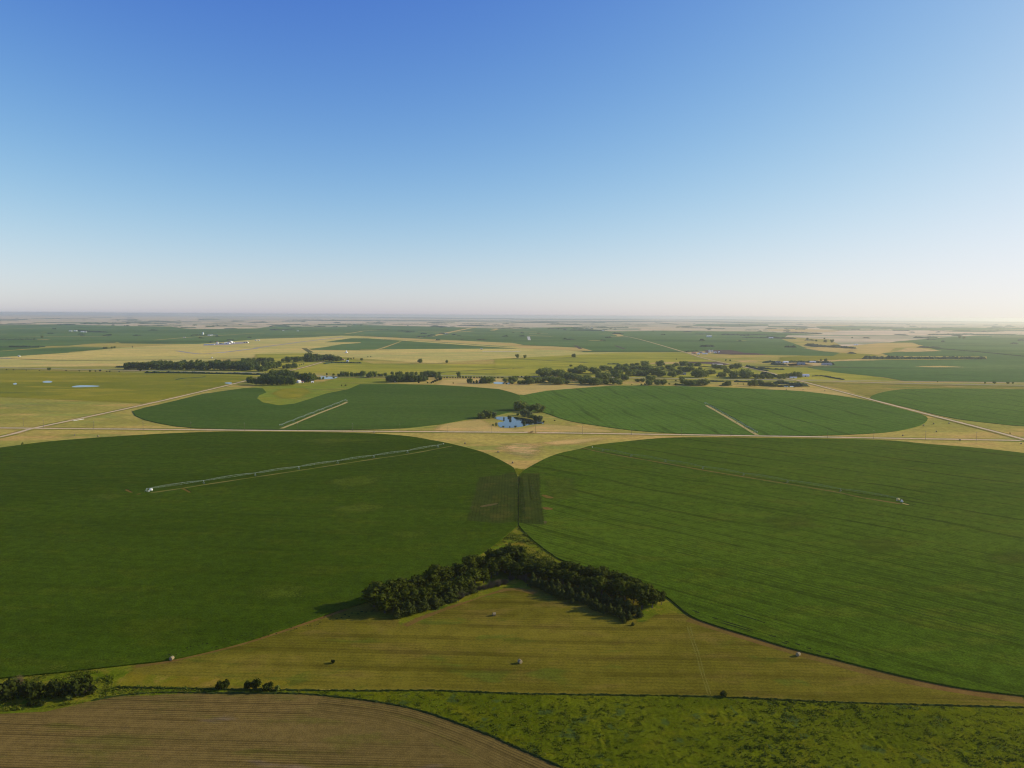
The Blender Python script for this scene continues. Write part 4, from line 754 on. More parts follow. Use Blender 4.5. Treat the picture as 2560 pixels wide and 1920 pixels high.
row('wood', Z('e4', [(490, 582, 105), (560, 592, 130), (640, 592, 130), (720, 587, 130), (800, 582, 125), (880, 587, 125), (960, 587, 110), (1030, 582, 110), (1100, 577, 90), (1145, 562, 70)]), 'dark tree, {n} from the left in the block behind the far left circle', 'tree', 'block behind the far left circle', 1.0)
row('shrub', Z('e4', [(1455 + 47 * i + RN.uniform(-9, 9), 522 + RN.uniform(-2, 2), RN.uniform(22, 42)) for i in range(16)]) + Z('e5', [(20, 520, 30), (250, 525, 30), (310, 525, 32), (370, 525, 28), (395, 525, 28), (660, 510, 30), (720, 505, 28)]), 'small dark tree, {n} from the left in the row along the railway', 'bush', 'shrubs along the railway', .75)
row('shrub', Z('e4', [(1235, 615, 38), (1265, 605, 45), (1300, 590, 48), (1335, 578, 48), (1370, 562, 48), (1400, 550, 40), (1170, 610, 30), (1015, 610, 30), (1610, 616, 24)]), 'bush, {n} from the left just behind the far left circle', 'bush', 'bushes behind the far left circle', .8)
row('wood', Z('e4', [(1870, 612, 80), (1910, 612, 90), (1965, 610, 42), (2015, 612, 60), (2085, 612, 52), (2130, 612, 90)]), 'tree, {n} from the left beside the little white shed', 'tree', 'trees by the white shed', .8)
for f, x, y, h, k, l in [('e5', 645, 177, 68, 'lone', 'left one of two round trees in the yellow pasture beyond the river'), ('e5', 775, 182, 58, 'lone', 'right one of two round trees in the yellow pasture beyond the river'), ('e5', 1620, 167, 66, 'lone', 'lone round tree in the yellow pasture, right of centre'),
        ('e4', 30, 222, 46, 'lone', 'lone tree at the right end of the left windbreak'), ('e4', 135, 162, 22, 'gshrub', 'left one of two small trees in the yellow pasture'), ('e4', 185, 158, 22, 'gshrub', 'right one of two small trees in the yellow pasture'), ('e4', 1000, 242, 30, 'gshrub', 'small tree leaning beside the split one in the pasture'),
        ('e4', 1040, 265, 78, 'lone', 'split-topped tree in the yellow pasture left of centre'), ('e4', 1500, 265, 54, 'lone', 'small round tree right of the split-topped one'), ('e4', 1705, 502, 88, 'lone', 'broad-topped tree standing above the railway shrubs'), ('e4', 1370, 470, 60, 'gshrub', 'tree at the right end of the creek line'),
        ('A', 195, 1185, 26, 'gshrub', 'lone round bush by the back edge of the near left circle'), ('A', 425, 542, 28, 'lone', 'round tree on the left railway line'), ('e6', 1320, 272, 24, 'gshrub', 'small bush in the pasture below the diagonal road'), ('e7', 100, 295, 34, 'gshrub', 'left bush of a pair by the bare sand'), ('e7', 175, 300, 36, 'gshrub', 'right bush of a pair by the bare sand'),
        ('e7', 1745, 300, 40, 'lone', 'left one of two trees above the right farmstead'), ('e7', 1825, 315, 62, 'lone', 'right one of two trees above the right farmstead'), ('D', 1465, 642, 10, 'gshrub', 'bush left of the roadside trees at the right'), ('D', 1955, 656, 24, 'lone', 'biggest roadside tree at the far right'), ('D', 1875, 655, 16, 'lone', 'small roadside tree left of the biggest one at the far right'),
        ('D', 2072, 657, 20, 'lone', 'roadside tree right of the biggest one at the far right'), ('D', 2115, 657, 20, 'gshrub', 'low roadside tree near the right edge'), ('D', 2090, 1086, 12, 'shrub', 'dark bush beside the right diagonal road'), ('D', 495, 300, 25, 'lone', 'lone tree in the far right prairie, nearest the dark wood'), ('D', 552, 302, 30, 'lone', 'tallest lone tree in the far right prairie'),
        ('D', 340, 276, 18, 'lone', 'leftmost lone tree in the far right prairie'), ('D', 416, 292, 18, 'lone', 'lone tree second from the left in the far right prairie'), ('D', 487, 272, 14, 'lone', 'flat-topped tree in the far right prairie'), ('D', 727, 263, 12, 'lone', 'rightmost lone tree in the far right prairie'), ('f7', 1095, 455, 42, 'lone', 'left one of a pair of big trees in the far right green field'), ('f7', 1175, 465, 42, 'lone', 'right one of a pair of big trees in the far right green field'),
        ('f0', 725, 450, 40, 'lone', 'dark tree beside the far left windbreak'), ('f0', 1800, 640, 38, 'lone', 'left round tree at the tip of the left crop wedge'), ('f0', 1840, 640, 38, 'lone', 'second round tree at the tip of the left crop wedge'), ('f0', 1935, 635, 38, 'lone', 'third round tree at the tip of the left crop wedge'), ('f0', 1980, 632, 40, 'lone', 'fourth round tree at the tip of the left crop wedge'), ('f1', 75, 615, 22, 'lone', 'small tree in the yellow field right of the crop wedge')]:
    q = Q(f, [(x, y)])[0]; plant(k, q[0], q[1], None, l, 'tree' if k == 'lone' else 'bush', None, 1.0 if k == 'lone' else .75, hpx=h / FR[f][2])
row('shrub', Z('A', [(55, 538, 10), (115, 538, 8), (228, 540, 8), (340, 542, 8), (572, 545, 10), (685, 547, 10), (775, 550, 14), (825, 550, 12), (865, 550, 18), (920, 552, 10), (950, 552, 12), (1030, 553, 10), (1110, 530, 14), (1190, 535, 12), (1215, 545, 26)]), 'low bush, {n} from the left on the left railway line', 'bush', 'bushes on the left railway line', 1.0)

# hedges, windbreaks and far woods that read as one mass
M['scrub'] = leafm('scrub_leaves', (.075, .10, .02), (.12, .145, .03), 0)
def ridge(name, px, width, h, label, step=None, mat='belt', z=0.0, group=None, kind='stuff', jit=.45, rows_=4, cat='hedge'):
    P = GW(smooth(px, 6)); L = [0.0]
    for a, c in zip(P, P[1:]): L.append(L[-1] + (c - a).length)
    step = step or max(3.0, h * .45); n = max(3, int(L[-1] / step)); n = min(n, 900); rnd = random.Random(int(L[-1])); b = MB(); j = 0
    for k in range(n + 1):
        d = L[-1] * k / n
        while j < len(L) - 2 and L[j + 1] < d: j += 1
        f = (d - L[j]) / max(1e-6, L[j + 1] - L[j]); p = P[j].lerp(P[j + 1], f); tt = (P[j + 1] - P[j]).normalized(); nn = Vector((-tt.y, tt.x, 0))
        e = min(1, min(k, n - k) / 2 + .35); lump = .78 + .3 * noise.noise((d / (h * 2.2), px[0][0], 1)) + .25 * noise.noise((d / (h * .8), 4, px[0][1]))
        w_ = width * (1 + rnd.uniform(-jit, jit) * .5)
        for r_ in range(rows_ + 1):
            u = r_ / rows_ * 2 - 1; hh = 0 if abs(u) == 1 else h * lump * e * (1 + rnd.uniform(-jit, jit) * .6) * (1 - .25 * u * u)
            b.v.append(tuple(p + nn * (u * w_ * .5 + rnd.uniform(-.1, .1) * width * (abs(u) < 1)) + tt * rnd.uniform(-.4, .4) * step * (abs(u) < 1) + Vector((0, 0, z + hh))))
    R_ = rows_ + 1
    for k in range(n):
        for r_ in range(rows_): b.f.append((k * R_ + r_, (k + 1) * R_ + r_, (k + 1) * R_ + r_ + 1, k * R_ + r_ + 1)); b.m.append(0)
    b.f += [tuple(range(R_)), tuple(range(n * R_ + R_ - 1, n * R_ - 1, -1))]; b.m += [0, 0]
    return tag(b.build(name, M[mat]), label, cat, group, kind)
ridge('hedgerow', Q('h2', [(430, 432), (1000, 437), (1600, 448), (2212, 458)]) + Q('e3', [(60, 460), (380, 466)]), 9, 6.0, 'long low dark hedge below the long left wood')
ridge('hedgerow', Q('e3', [(1460, 280), (1600, 262), (2100, 266)]), 12, 5.5, 'straight clipped dark windbreak right of the open grove')
ridge('hedgerow', Q('h2', [(1130, 385), (1700, 388)]), 6, 3.0, 'short dark hedge in front of the long left wood')
ridge('hedgerow', Q('h2', [(975, 550), (1100, 525), (1380, 510), (1470, 495)]), 8, 1.6, 'low dark reed bed in the green left pasture')
for k_, (f, a, w_, h_) in enumerate([('e5', [(980, 600), (1250, 612), (1420, 600)], 22, 4), ('e5', [(1100, 520), (1300, 530), (1600, 545)], 30, 4), ('e5', [(1450, 590), (1700, 600), (2100, 615)], 18, 3), ('e6', [(180, 540), (420, 545), (760, 545)], 30, 4), ('e6', [(380, 470), (600, 480), (860, 500)], 30, 4),
        ('e6', [(900, 470), (1200, 470), (1560, 475)], 20, 3), ('e6', [(1380, 380), (1700, 385), (2100, 420)], 16, 3), ('e6', [(1280, 700), (1500, 712), (1750, 712)], 14, 3.5), ('e6', [(690, 712), (900, 714), (1100, 712)], 8, 2), ('e7', [(0, 580), (200, 590), (500, 592)], 16, 3), ('e7', [(0, 720), (200, 715)], 12, 3), ('e7', [(500, 715), (750, 722), (980, 735)], 14, 4), ('e4', [(470, 575), (800, 582), (1130, 570)], 26, 5), ('e4', [(1000, 500), (1350, 500)], 16, 5), ('e3', [(1700, 495), (2150, 495)], 14, 4), ('e5', [(20, 610), (210, 610)], 16, 4)]):
    ridge('undergrowth', Q(f, a), w_, h_, 'scrubby green undergrowth beneath the trees of the river belt', group='undergrowth of the river belt', mat='scrub', cat='undergrowth')
ridge('hedgerow', Q('h2', [(-80, 335), (90, 340)]), 8, 6, 'low scrub at the left tip of the long wood')
ridge('hedgerow', Q('e6', [(120, 352), (340, 352)]), 10, 5, 'short dark windbreak at the back of the river belt')
ridge('hedgerow', Q('e7', [(460, 385), (600, 425), (720, 455), (840, 468)]), 12, 6, 'slanting dark hedge beside the diagonal road')
ridge('hedgerow', Q('e7', [(640, 420), (900, 440), (1115, 448)]), 14, 6, 'straight dark hedge right of the slanting one')
ridge('hedgerow', Q('e7', [(700, 520), (800, 530), (980, 580)]), 16, 8, 'dark thicket on the near side of the diagonal road')
ridge('hedgerow', Q('e7', [(1110, 545), (1250, 560), (1380, 560)]), 20, 9, 'dark tree mass behind the crossroads farm')
ridge('hedgerow', Q('e7', [(1590, 560), (1800, 560), (1950, 590), (2140, 620)]), 8, 4, 'dark hedge right of the crossroads farm')
ridge('hedgerow', Q('e7', [(920, 690), (1100, 690), (1300, 705), (1500, 735)]), 18, 7, 'dark thicket behind the right-hand pond')
ridge('hedgerow', Q('e7', [(240, 655), (400, 660), (680, 665)]), 8, 5, 'dark hedge along the railway right of the river belt')
ridge('hedgerow', Q('e6', [(1900, 645), (2000, 655), (2150, 655)]), 7, 4, 'dark shrubbery along the railway')
ridge('hedgerow', Q('e7', [(770, 325), (850, 318), (950, 320), (1060, 330)]), 22, 8, 'dark trees left of the white barn')
ridge('hedgerow', Q('e7', [(900, 350), (1000, 365), (1160, 372)]), 20, 8, 'dark trees in front of the right farmstead')
ridge('hedgerow', Q('e7', [(1160, 325), (1400, 320), (1700, 325), (1860, 335), (1940, 368)]), 22, 9, 'curved windbreak round the right farmstead')
ridge('windbreak', Q('D', [(820, 440), (1050, 440), (1500, 441), (1875, 443)]), 26, 13, 'long straight dark windbreak in the right-hand cropland')
ridge('windbreak', Q('f6', [(705, 575), (850, 600), (1100, 610), (1215, 618)]), 60, 15, 'dark wood in the far right prairie')
ridge('windbreak', Q('f6', [(1265, 615), (1380, 628), (1520, 634)]), 30, 12, 'small dark windbreak right of the far right wood')
ridge('windbreak', Q('f6', [(285, 612), (490, 616)]), 30, 13, 'short dark clump in the right-hand crops')
ridge('windbreak', Q('z8', [(478, 186), (600, 188), (730, 188)]), 24, 14, 'dark clump of trees in the crops above the feedlot')
ridge('windbreak', Q('z8', [(245, 282), (330, 278), (440, 272)]), 20, 11, 'dark trees left of the feedlot buildings')
ridge('windbreak', Q('f0', [(0, 488), (300, 485), (640, 480)]), 40, 12, 'long dark windbreak at the far left edge')
ridge('windbreak', Q('f0', [(175, 602), (450, 608), (780, 605)]), 24, 9, 'dark hedge above the left crop wedge')
ridge('windbreak', Q('f1', [(1090, 412), (1300, 408), (1510, 395)]), 40, 12, 'dark clump behind the far farm left of centre')
ridge('windbreak', Q('f2', [(260, 310), (460, 315), (660, 305)]), 50, 13, 'dark clump round the white farm in the far crops')
ridge('windbreak', Q('f1', [(1420, 530), (1520, 525)]), 20, 11, 'dark trees left of the airfield hangars')
ridge('windbreak', Q('f1', [(1700, 490), (1840, 490)]), 18, 9, 'dark trees behind the airfield hangars')
FARB = [('f0', [(1020, 228), (1150, 226), (1320, 228)], 90, 17), ('f0', [(1390, 205), (1700, 205), (2212, 200)], 150, 22), ('f1', [(0, 185), (500, 180), (900, 182)], 150, 20), ('f1', [(380, 318), (520, 320)], 50, 12), ('f0', [(1340, 325), (1510, 340), (1830, 355)], 50, 12),
        ('f0', [(0, 222), (440, 215), (600, 210)], 70, 12), ('f1', [(820, 248), (930, 246)], 60, 12), ('f1', [(920, 275), (1170, 272)], 50, 12), ('f1', [(1350, 262), (1480, 256)], 50, 12), ('f1', [(1530, 245), (1730, 245)], 60, 12), ('f1', [(1680, 290), (1870, 286)], 50, 9), ('f1', [(1260, 135), (1540, 130)], 200, 25), ('f1', [(1820, 165), (2000, 160)], 120, 20),
        ('f2', [(290, 250), (540, 225), (760, 222)], 90, 15), ('f2', [(1080, 222), (1640, 210)], 60, 13), ('f2', [(1690, 222), (2180, 205)], 60, 13), ('f2', [(2090, 308), (2300, 308)], 40, 8), ('f2', [(800, 238), (950, 240)], 40, 10), ('f3', [(220, 215), (450, 215), (800, 215), (1100, 215)], 70, 14), ('f3', [(750, 188), (945, 188)], 80, 15), ('f3', [(820, 252), (1090, 262)], 70, 14), ('f3', [(1130, 265), (1230, 262)], 50, 12), ('f3', [(1280, 235), (1750, 245), (2080, 248)], 70, 14),
        ('f3', [(240, 332), (510, 340)], 50, 10), ('f3', [(570, 435), (740, 432), (850, 405)], 50, 11), ('f3', [(980, 372), (1100, 385)], 40, 11), ('f3', [(1970, 290), (2212, 285)], 60, 12), ('f4', [(0, 280), (300, 285)], 60, 13), ('f4', [(0, 362), (45, 362)], 40, 12), ('f4', [(120, 420), (230, 422)], 40, 12), ('f4', [(1030, 275), (1240, 268), (1650, 265)], 70, 14), ('f4', [(1000, 318), (1300, 322), (1590, 330)], 60, 14), ('f4', [(1750, 375), (1910, 380)], 50, 13),
        ('f5', [(640, 268), (880, 250)], 60, 14), ('f5', [(720, 275), (1240, 282)], 60, 10), ('f5', [(1270, 292), (1440, 297)], 50, 10), ('f5', [(755, 345), (890, 348)], 60, 15), ('f5', [(960, 385), (1215, 384)], 40, 9), ('f5', [(1430, 392), (1600, 400), (2212, 400)], 50, 13), ('f5', [(1770, 448), (2000, 450), (2300, 455)], 40, 10), ('f5', [(1380, 232), (1750, 232)], 100, 18), ('f5', [(1380, 252), (1830, 255)], 50, 11), ('f5', [(1910, 242), (2160, 242)], 50, 12),
        ('f5', [(280, 190), (620, 215)], 120, 14), ('f6', [(20, 250), (400, 252), (690, 265)], 70, 14), ('f6', [(840, 275), (1150, 278)], 60, 14), ('f6', [(1430, 305), (1600, 308)], 50, 12), ('f6', [(1710, 262), (2000, 265), (2350, 268)], 70, 15), ('f6', [(280, 352), (500, 362), (915, 378)], 60, 13), ('f6', [(60, 400), (400, 400)], 30, 7), ('f6', [(0, 440), (200, 460), (470, 462)], 60, 15), ('f6', [(65, 352), (120, 352)], 40, 12),
        ('f6', [(1380, 715), (1500, 722)], 25, 10), ('f7', [(430, 285), (740, 282)], 50, 12), ('f7', [(790, 272), (1260, 278)], 50, 11), ('f7', [(180, 315), (450, 315)], 40, 8), ('f7', [(580, 328), (1000, 335)], 40, 8), ('f7', [(570, 398), (900, 395), (1330, 390)], 70, 13), ('f7', [(340, 445), (500, 455), (680, 450)], 60, 14), ('f7', [(400, 612), (600, 622), (720, 615)], 40, 9), ('f7', [(1660, 268), (2100, 280)], 60, 11), ('f7', [(600, 625), (1400, 690), (2212, 770)], 18, 4.5), ('f7', [(0, 395), (180, 405)], 60, 10)]
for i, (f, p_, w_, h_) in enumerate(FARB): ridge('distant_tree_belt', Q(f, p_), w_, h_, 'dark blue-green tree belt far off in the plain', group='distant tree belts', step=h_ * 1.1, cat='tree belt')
rb = random.Random(31)
for k in range(190):
    x = rb.uniform(-60, 2620); hy_ = 784 + (x / 2560) * 17; dy = rb.uniform(9, 30) if rb.random() < .75 else rb.uniform(28, 60); y = hy_ + dy; big = rb.random() < .5
    L_ = rb.uniform(14, 70) if big else rb.uniform(2, 6)
    if dy > 30: L_ *= .35
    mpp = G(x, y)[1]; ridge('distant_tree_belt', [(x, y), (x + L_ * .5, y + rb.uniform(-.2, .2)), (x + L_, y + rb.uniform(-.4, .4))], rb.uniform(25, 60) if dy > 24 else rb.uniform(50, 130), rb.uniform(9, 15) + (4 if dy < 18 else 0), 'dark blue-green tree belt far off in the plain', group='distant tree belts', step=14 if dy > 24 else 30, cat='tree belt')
for f, p_, w_, h_ in [('f4', [(380, 190), (620, 175), (1200, 180), (2212, 165)], 900, 26), ('f4', [(620, 215), (1190, 222)], 250, 22), ('f5', [(0, 165), (900, 165), (2212, 200)], 800, 24), ('f6', [(0, 190), (1100, 195), (2212, 205)], 500, 22), ('f2', [(600, 145), (1600, 155), (2212, 160)], 700, 26), ('f3', [(0, 152), (600, 155), (1200, 165)], 500, 24), ('f3', [(1200, 160), (2212, 162)], 600, 24), ('f0', [(0, 48), (900, 48), (2212, 53)], 500, 20), ('f1', [(0, 60), (2212, 78)], 500, 20), ('f2', [(0, 85), (900, 90), (2212, 100)], 500, 20), ('f2', [(0, 185), (140, 180)], 300, 22),
        ('f3', [(0, 100), (1100, 115), (2212, 120)], 1300, 42), ('f4', [(0, 130), (1200, 135), (2212, 130)], 1300, 40), ('f5', [(0, 125), (1200, 135), (2212, 150)], 1200, 38), ('f6', [(0, 150), (2212, 165)], 1200, 38), ('f7', [(0, 165), (1200, 175), (2212, 190)], 900, 34), ('f7', [(0, 210), (1200, 220)], 300, 18), ('f0', [(900, 120), (1600, 125)], 200, 18), ('f0', [(0, 130), (400, 135)], 200, 18)]:
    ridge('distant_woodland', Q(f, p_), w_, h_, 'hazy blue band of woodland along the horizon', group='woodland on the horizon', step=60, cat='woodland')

# ------------------------------------------------------------------ irrigation machines
def child_at(mb, name, mat, parent, loc=(0, 0, 0), rz=0.0, smooth=False):
    o = mb.build(name, mat, parent, smooth); o.location = loc; o.rotation_euler = (0, 0, rz); return o
def drive_tower_mesh(h):
    b = MB()
    for s in (-1, 1):
        b.tube((0, s * 2.2, .75), (0, s * .25, h), .10, .08, 5); b.tube((0, s * 2.2, .75), (.0, s * 1.0, h * .62), .07, .07, 4)
    b.tube((0, -2.2, .8), (0, 2.2, .8), .11, .11, 5); b.tube((0, -1.1, h * .55), (0, 1.1, h * .55), .06, .06, 4); b.box(-.35, .35, -.4, .4, h - .5, h + .05)
    return b
def wheel_mesh():
    b = MB(); n = 14
    for r, w_, m_ in ((.78, .22, 0), (.42, .24, 1)):
        vs = [(cos(2 * pi * k / n) * r, sgn * w_, sin(2 * pi * k / n) * r) for sgn in (-1, 1) for k in range(n)]
        b.add(vs, [(k, (k + 1) % n, n + (k + 1) % n, n + k) for k in range(n)] + [tuple(range(n - 1, -1, -1)), tuple(range(n, 2 * n))], m_)
    return b
def span_mesh(L, h):
    """bowed pipe along +x from 0 to L, at height h, with V braces and two truss rods below"""
    b = MB(); n = 10; P = []
    for k in range(n + 1):
        t_ = k / n; P.append(Vector((L * t_, 0, h + 1.15 * 4 * t_ * (1 - t_))))
    for a, c in zip(P, P[1:]): b.tube(a, c, .09, .09, 6, False)
    prev = None
    for k in range(1, n):
        p = P[k]; dz = .55 + 1.25 * sin(pi * k / n)
        lo = [p + Vector((0, s * .75, -dz)) for s in (-1, 1)]
        for q in lo: b.tube(p, q, .03, .03, 4, False)
        b.tube(lo[0], lo[1], .025, .025, 4, False)
        if prev:
            for i in (0, 1): b.tube(prev[i], lo[i], .025, .025, 4, False); b.tube(P[k - 1], lo[i], .03, .03, 4, False)
        else:
            for i in (0, 1): b.tube(P[0], lo[i], .025, .025, 4, False)
        prev = lo
    for i in (0, 1): b.tube(prev[i], P[n], .025, .025, 4, False)
    return b
def pivot(base, towers, end, label, h=3.7, z=0.0, steel='galv'):
    B = G(*base)[0]; T = [G(*q)[0] for q in towers]; Epx = G(*end)[0]
    root = thing('center_pivot', (B.x, B.y, z), label, 'irrigation machine', 'centre pivot irrigation machines on the crop circles')
    b = MB()
    for sx in (-1, 1):
        for sy in (-1, 1): b.tube((sx * 1.7, sy * 1.7, 0), (sx * .35, sy * .35, h), .10, .08, 5)
        b.tube((sx * 1.7, -1.7, .1), (sx * 1.7, 1.7, .1), .08, .08, 4); b.tube((-1.7, sx * 1.7, .1), (1.7, sx * 1.7, .1), .08, .08, 4); b.tube((sx * 1.0, -1.0, h * .5), (sx * 1.0, 1.0, h * .5), .05, .05, 4)
    b.tube((0, 0, 0), (0, 0, h + .5), .16, .16, 8); b.box(-2.3, 2.3, -2.3, 2.3, .0, .12)
    b.build('pivot_tower', M[steel], root)
    c = MB(); c.box(1.9, 2.4, -.5, .5, .5, 2.0); c.build('control_box', M['white'], root)
    pts = [B] + T; wm = wheel_mesh().mesh('wheel', [M['tyre'], M['galv']]); tm = drive_tower_mesh(h).mesh('drive_tower', M[steel])
    for i in range(len(T)):
        a, q = pts[i], pts[i + 1]; d = q - a; s_ = span_mesh(d.length, h)
        child_at(s_, 'span', M[steel], root, a - B, atan2(d.y, d.x))
        t_ = link('drive_tower', tm, root); t_.location = q - B; t_.rotation_euler = (0, 0, atan2(d.y, d.x))
        for s2 in (-1, 1):
            w2 = link('wheel', wm, t_); w2.location = (0, s2 * 2.2, .78); w2.rotation_euler = (0, 0, pi / 2)
    d = (T[-1] - pts[-2]).normalized(); eb = MB(); L = max(6.0, (Epx - T[-1]).dot(d)); L = min(L, 22)
    eb.tube((0, 0, h), (L, 0, h + .5), .11, .09, 6); eb.tube((0, 0, h + 1.6), (L * .8, 0, h + .5), .03, .03, 4); eb.tube((0, 0, h), (0, 0, h + 1.6), .06, .06, 4)
    for k in (1, 2, 3): eb.tube((L * .22 * k, 0, h + .1), (L * .22 * k, 0, h - 1.1), .03, .03, 4)
    child_at(eb, 'end_boom', M[steel], root, T[-1] - B, atan2(d.y, d.x))
    g = MB(); g.tube((0, 0, -.3), (0, 0, .7), .16, .12, 6); g.tube((0, 0, .6), (.9, 0, 1.1), .12, .07, 6); g.box(-.35, .35, -.35, .35, -.6, .1)
    child_at(g, 'end_gun', M['white'], root, T[-1] - B + d * L + Vector((0, 0, h + .5)), atan2(d.y, d.x))
    return root
T1 = [(509.4, 1210), (638, 1190.7), (746.9, 1174.4), (844.3, 1159.4), (934.7, 1145.5), (1019, 1133.5), (1094.9, 1119.5)]
pivot((367, 1231), T1, (1107, 1116.5), 'long pale sprinkler arm spanning the near left crop circle', h=3.9)
T2 = [(2101, 1229.6), (1968.4, 1207.5), (1858.7, 1189.7), (1757, 1173), (1663.7, 1156), (1578, 1141.7), (1507, 1129)]
pivot((2249, 1254), T2, (1480, 1124.5), 'thin sprinkler arm lying along a brown track in the near right crop circle', h=3.4, steel='galv_dull')
def lerp_px(a, c, n): A_, C_ = G(*a)[0], G(*c)[0]; return [A_.lerp(C_, (k + 1) / n) for k in range(n)]
def unG(p):
    v = Matrix.Rotation(-(pi / 2 - PITCH), 3, 'X') @ Vector((p.x, p.y, p.z - CAM_H)); v = Matrix.Rotation(-ROLL, 3, 'Z') @ v
    return (1280 + FPX * v.x / -v.z, 960 - FPX * v.y / -v.z)
pivot((865, 1003.5), [unG(p) for p in lerp_px((865, 1003.5), (706, 1066), 7)], (700, 1068.5), 'sprinkler arm beside a tan track in the far left crop circle', h=3.7)
pivot((1762, 1010), [unG(p) for p in lerp_px((1762, 1010), (1888, 1083), 7)], (1892, 1086), 'sprinkler arm beside a tan track in the far right crop circle', h=3.7)
# service tracks under the arms, with the canopy pressed down beside them
M['track_y'] = surf('grassy_service_track', [(.17, .16, .03), (.22, .18, .05), (.15, .18, .03)], .03, .2, .8, var=.4, bump=0)
M['track_t'] = surf('bare_service_track', [(.50, .34, .14), (.42, .33, .12), (.34, .34, .09)], .03, .2, .8, var=.35, bump=0)
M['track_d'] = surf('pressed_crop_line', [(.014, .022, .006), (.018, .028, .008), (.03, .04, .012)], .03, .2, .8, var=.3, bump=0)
M['track_b'] = surf('brown_service_track', [(.20, .125, .035), (.14, .12, .03), (.24, .16, .05)], .03, .2, .8, var=.35, bump=0)
def offs(pts, dy, dx=0): return [(x + dx, y + dy) for x, y in pts]
LZ = CROP + .02
def canopy_line(nm, px, mat, w_, wob=.4, n=3): return ribbon(nm, [unG(Vector((q.x, q.y, 0))) for q in (G(x, y, LZ)[0] for x, y in px)], mat, w_, LZ + .02, n=n, wob=wob)
canopy_line('service_track', [(376, 1232), (450, 1221.5)] + offs(T1, 1.5, 3) + [(1130, 1115)], M['track_y'], 3.2, .7)
canopy_line('service_track', [(2254, 1260), (2150, 1243)] + offs(T2, 1.5, -4) + [(1460, 1120.5)], M['track_b'], 3.6, .5)
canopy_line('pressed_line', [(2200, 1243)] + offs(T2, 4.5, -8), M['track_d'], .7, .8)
canopy_line('service_track', [(868, 1004.5), (850, 1013), (790, 1036), (740, 1057), (704, 1071)], M['track_t'], 6, .35)
canopy_line('service_track', [(1765, 1013), (1790, 1027), (1830, 1050), (1870, 1074), (1894, 1088)], M['track_t'], 6, .35)
canopy_line('pressed_line', [(1770, 1010), (1800, 1026), (1845, 1051), (1885, 1076)], M['track_d'], 2.5, .4)
canopy_line('pressed_line', [(1685, 1378), (1800, 1405), (2000, 1458), (2200, 1508), (2400, 1560), (2560, 1603)], M['track_d'], .55, .8)
for a in ([(1804, 1552), (1843, 1563), (1882, 1575)], [(1801, 1556), (1840, 1567), (1878, 1578)], [(1838, 1535), (1876, 1545), (1913, 1557)], [(1922, 1588), (1940, 1592)], [(1960, 1602), (1973, 1606)], [(1955, 1606), (1968, 1609)], [(1988, 1608), (2000, 1613)], [(2016, 1619), (2028, 1622)], [(2040, 1626), (2052, 1629)], [(2062, 1633), (2075, 1636)], [(2085, 1639), (2100, 1644)], [(1780, 1543), (1795, 1548)], [(1730, 1525), (1748, 1532)]):
    canopy_line('crop_gap', a, M['track_d'], 1.0, 1.0, 2)
canopy_line('pressed_line', [(2238, 1240), (2270, 1243), (2300, 1250), (2330, 1256)], M['track_d'], 1.2, .6)
canopy_line('pressed_line', [(2258, 1256), (2275, 1260), (2290, 1261)], M['track_d'], 1.8, .6)
canopy_line('bare_patch', [(2256, 1258), (2272, 1262)], M['track_t'], 2.5, .6)
for a in ([(315, 1224), (322, 1228), (330, 1231)], [(342, 1236), (352, 1234)], [(452, 1220), (462, 1224), (475, 1231)]): canopy_line('bare_patch', a, M['hay_edge'], 2.4, .6)
canopy_line('pressed_line', [(316, 1222), (330, 1229)], M['track_d'], 1.0); canopy_line('pressed_line', [(465, 1222), (478, 1230)], M['track_d'], 1.0)
canopy_line('pressed_line', [(1297.0, 1190), (1296.6, 1250), (1295.8, 1312)], M['track_d'], 1.1, .2)
rr = random.Random(5)
for k in range(70):
    t_ = k / 70; x = 420 + 1060 * t_ ** .9 * .72 + rr.uniform(-4, 4); y = 1640 - 175 * t_ + rr.uniform(-9, 9) - 8
    if y < 1480: continue
    canopy_line('crop_gap', [(x, y), (x + rr.uniform(3, 7), y - .8)], M['track_d'], rr.uniform(.7, 1.3), 1.0, 1)

# ------------------------------------------------------------------ bales, tanks, poles, pipes
def bale_meshes():
    rnd = random.Random(3); b = MB(); n = 22
    for s_ in range(5):
        x = -.85 + 1.7 * s_ / 4
        b.v += [(x, cos(2 * pi * k / n) * .95 * (1 + rnd.uniform(-.025, .025)), .93 + sin(2 * pi * k / n) * .93 * (1 + rnd.uniform(-.025, .025))) for k in range(n)]
    for s_ in range(4):
        for k in range(n): b.f.append((s_ * n + k, s_ * n + (k + 1) % n, (s_ + 1) * n + (k + 1) % n, (s_ + 1) * n + k)); b.m.append(0)
    f = MB()
    for s_ in (-1, 1):
        c0 = len(f.v); f.v.append((s_ * .93, 0, .93)); f.v += [(s_ * (.91 if j else .852), cos(2 * pi * k / n) * (.5 if j else .93), .93 + sin(2 * pi * k / n) * (.5 if j else .91)) for j in (1, 0) for k in range(n)]
        for k in range(n):
            a, c = c0 + 1 + k, c0 + 1 + (k + 1) % n; q = [(c0, a, c), (a, a + n, c + n, c)]
            f.f += q if s_ < 0 else [t_[::-1] for t_ in q]; f.m += [0, 0]
    return b.mesh('wrapped_roll', M['bale']), f.mesh('cut_face', M['bale_face'])
BM, BF = bale_meshes()
def bale(px, py, rz, label, group, z=0.0, s_=1.0):
    p = G(px, py)[0]; o = thing('hay_bale', (p.x, p.y, z), label, 'hay bale', group, R(rz), s_); link('wrapped_roll', BM, o); link('cut_face', BF, o)
GB = 'round bales in the mown hay meadow'
bale(1235.5, 1539, 200, 'round bale near the top of the mown meadow, below the grove\'s apex', GB, .03, 1.02)
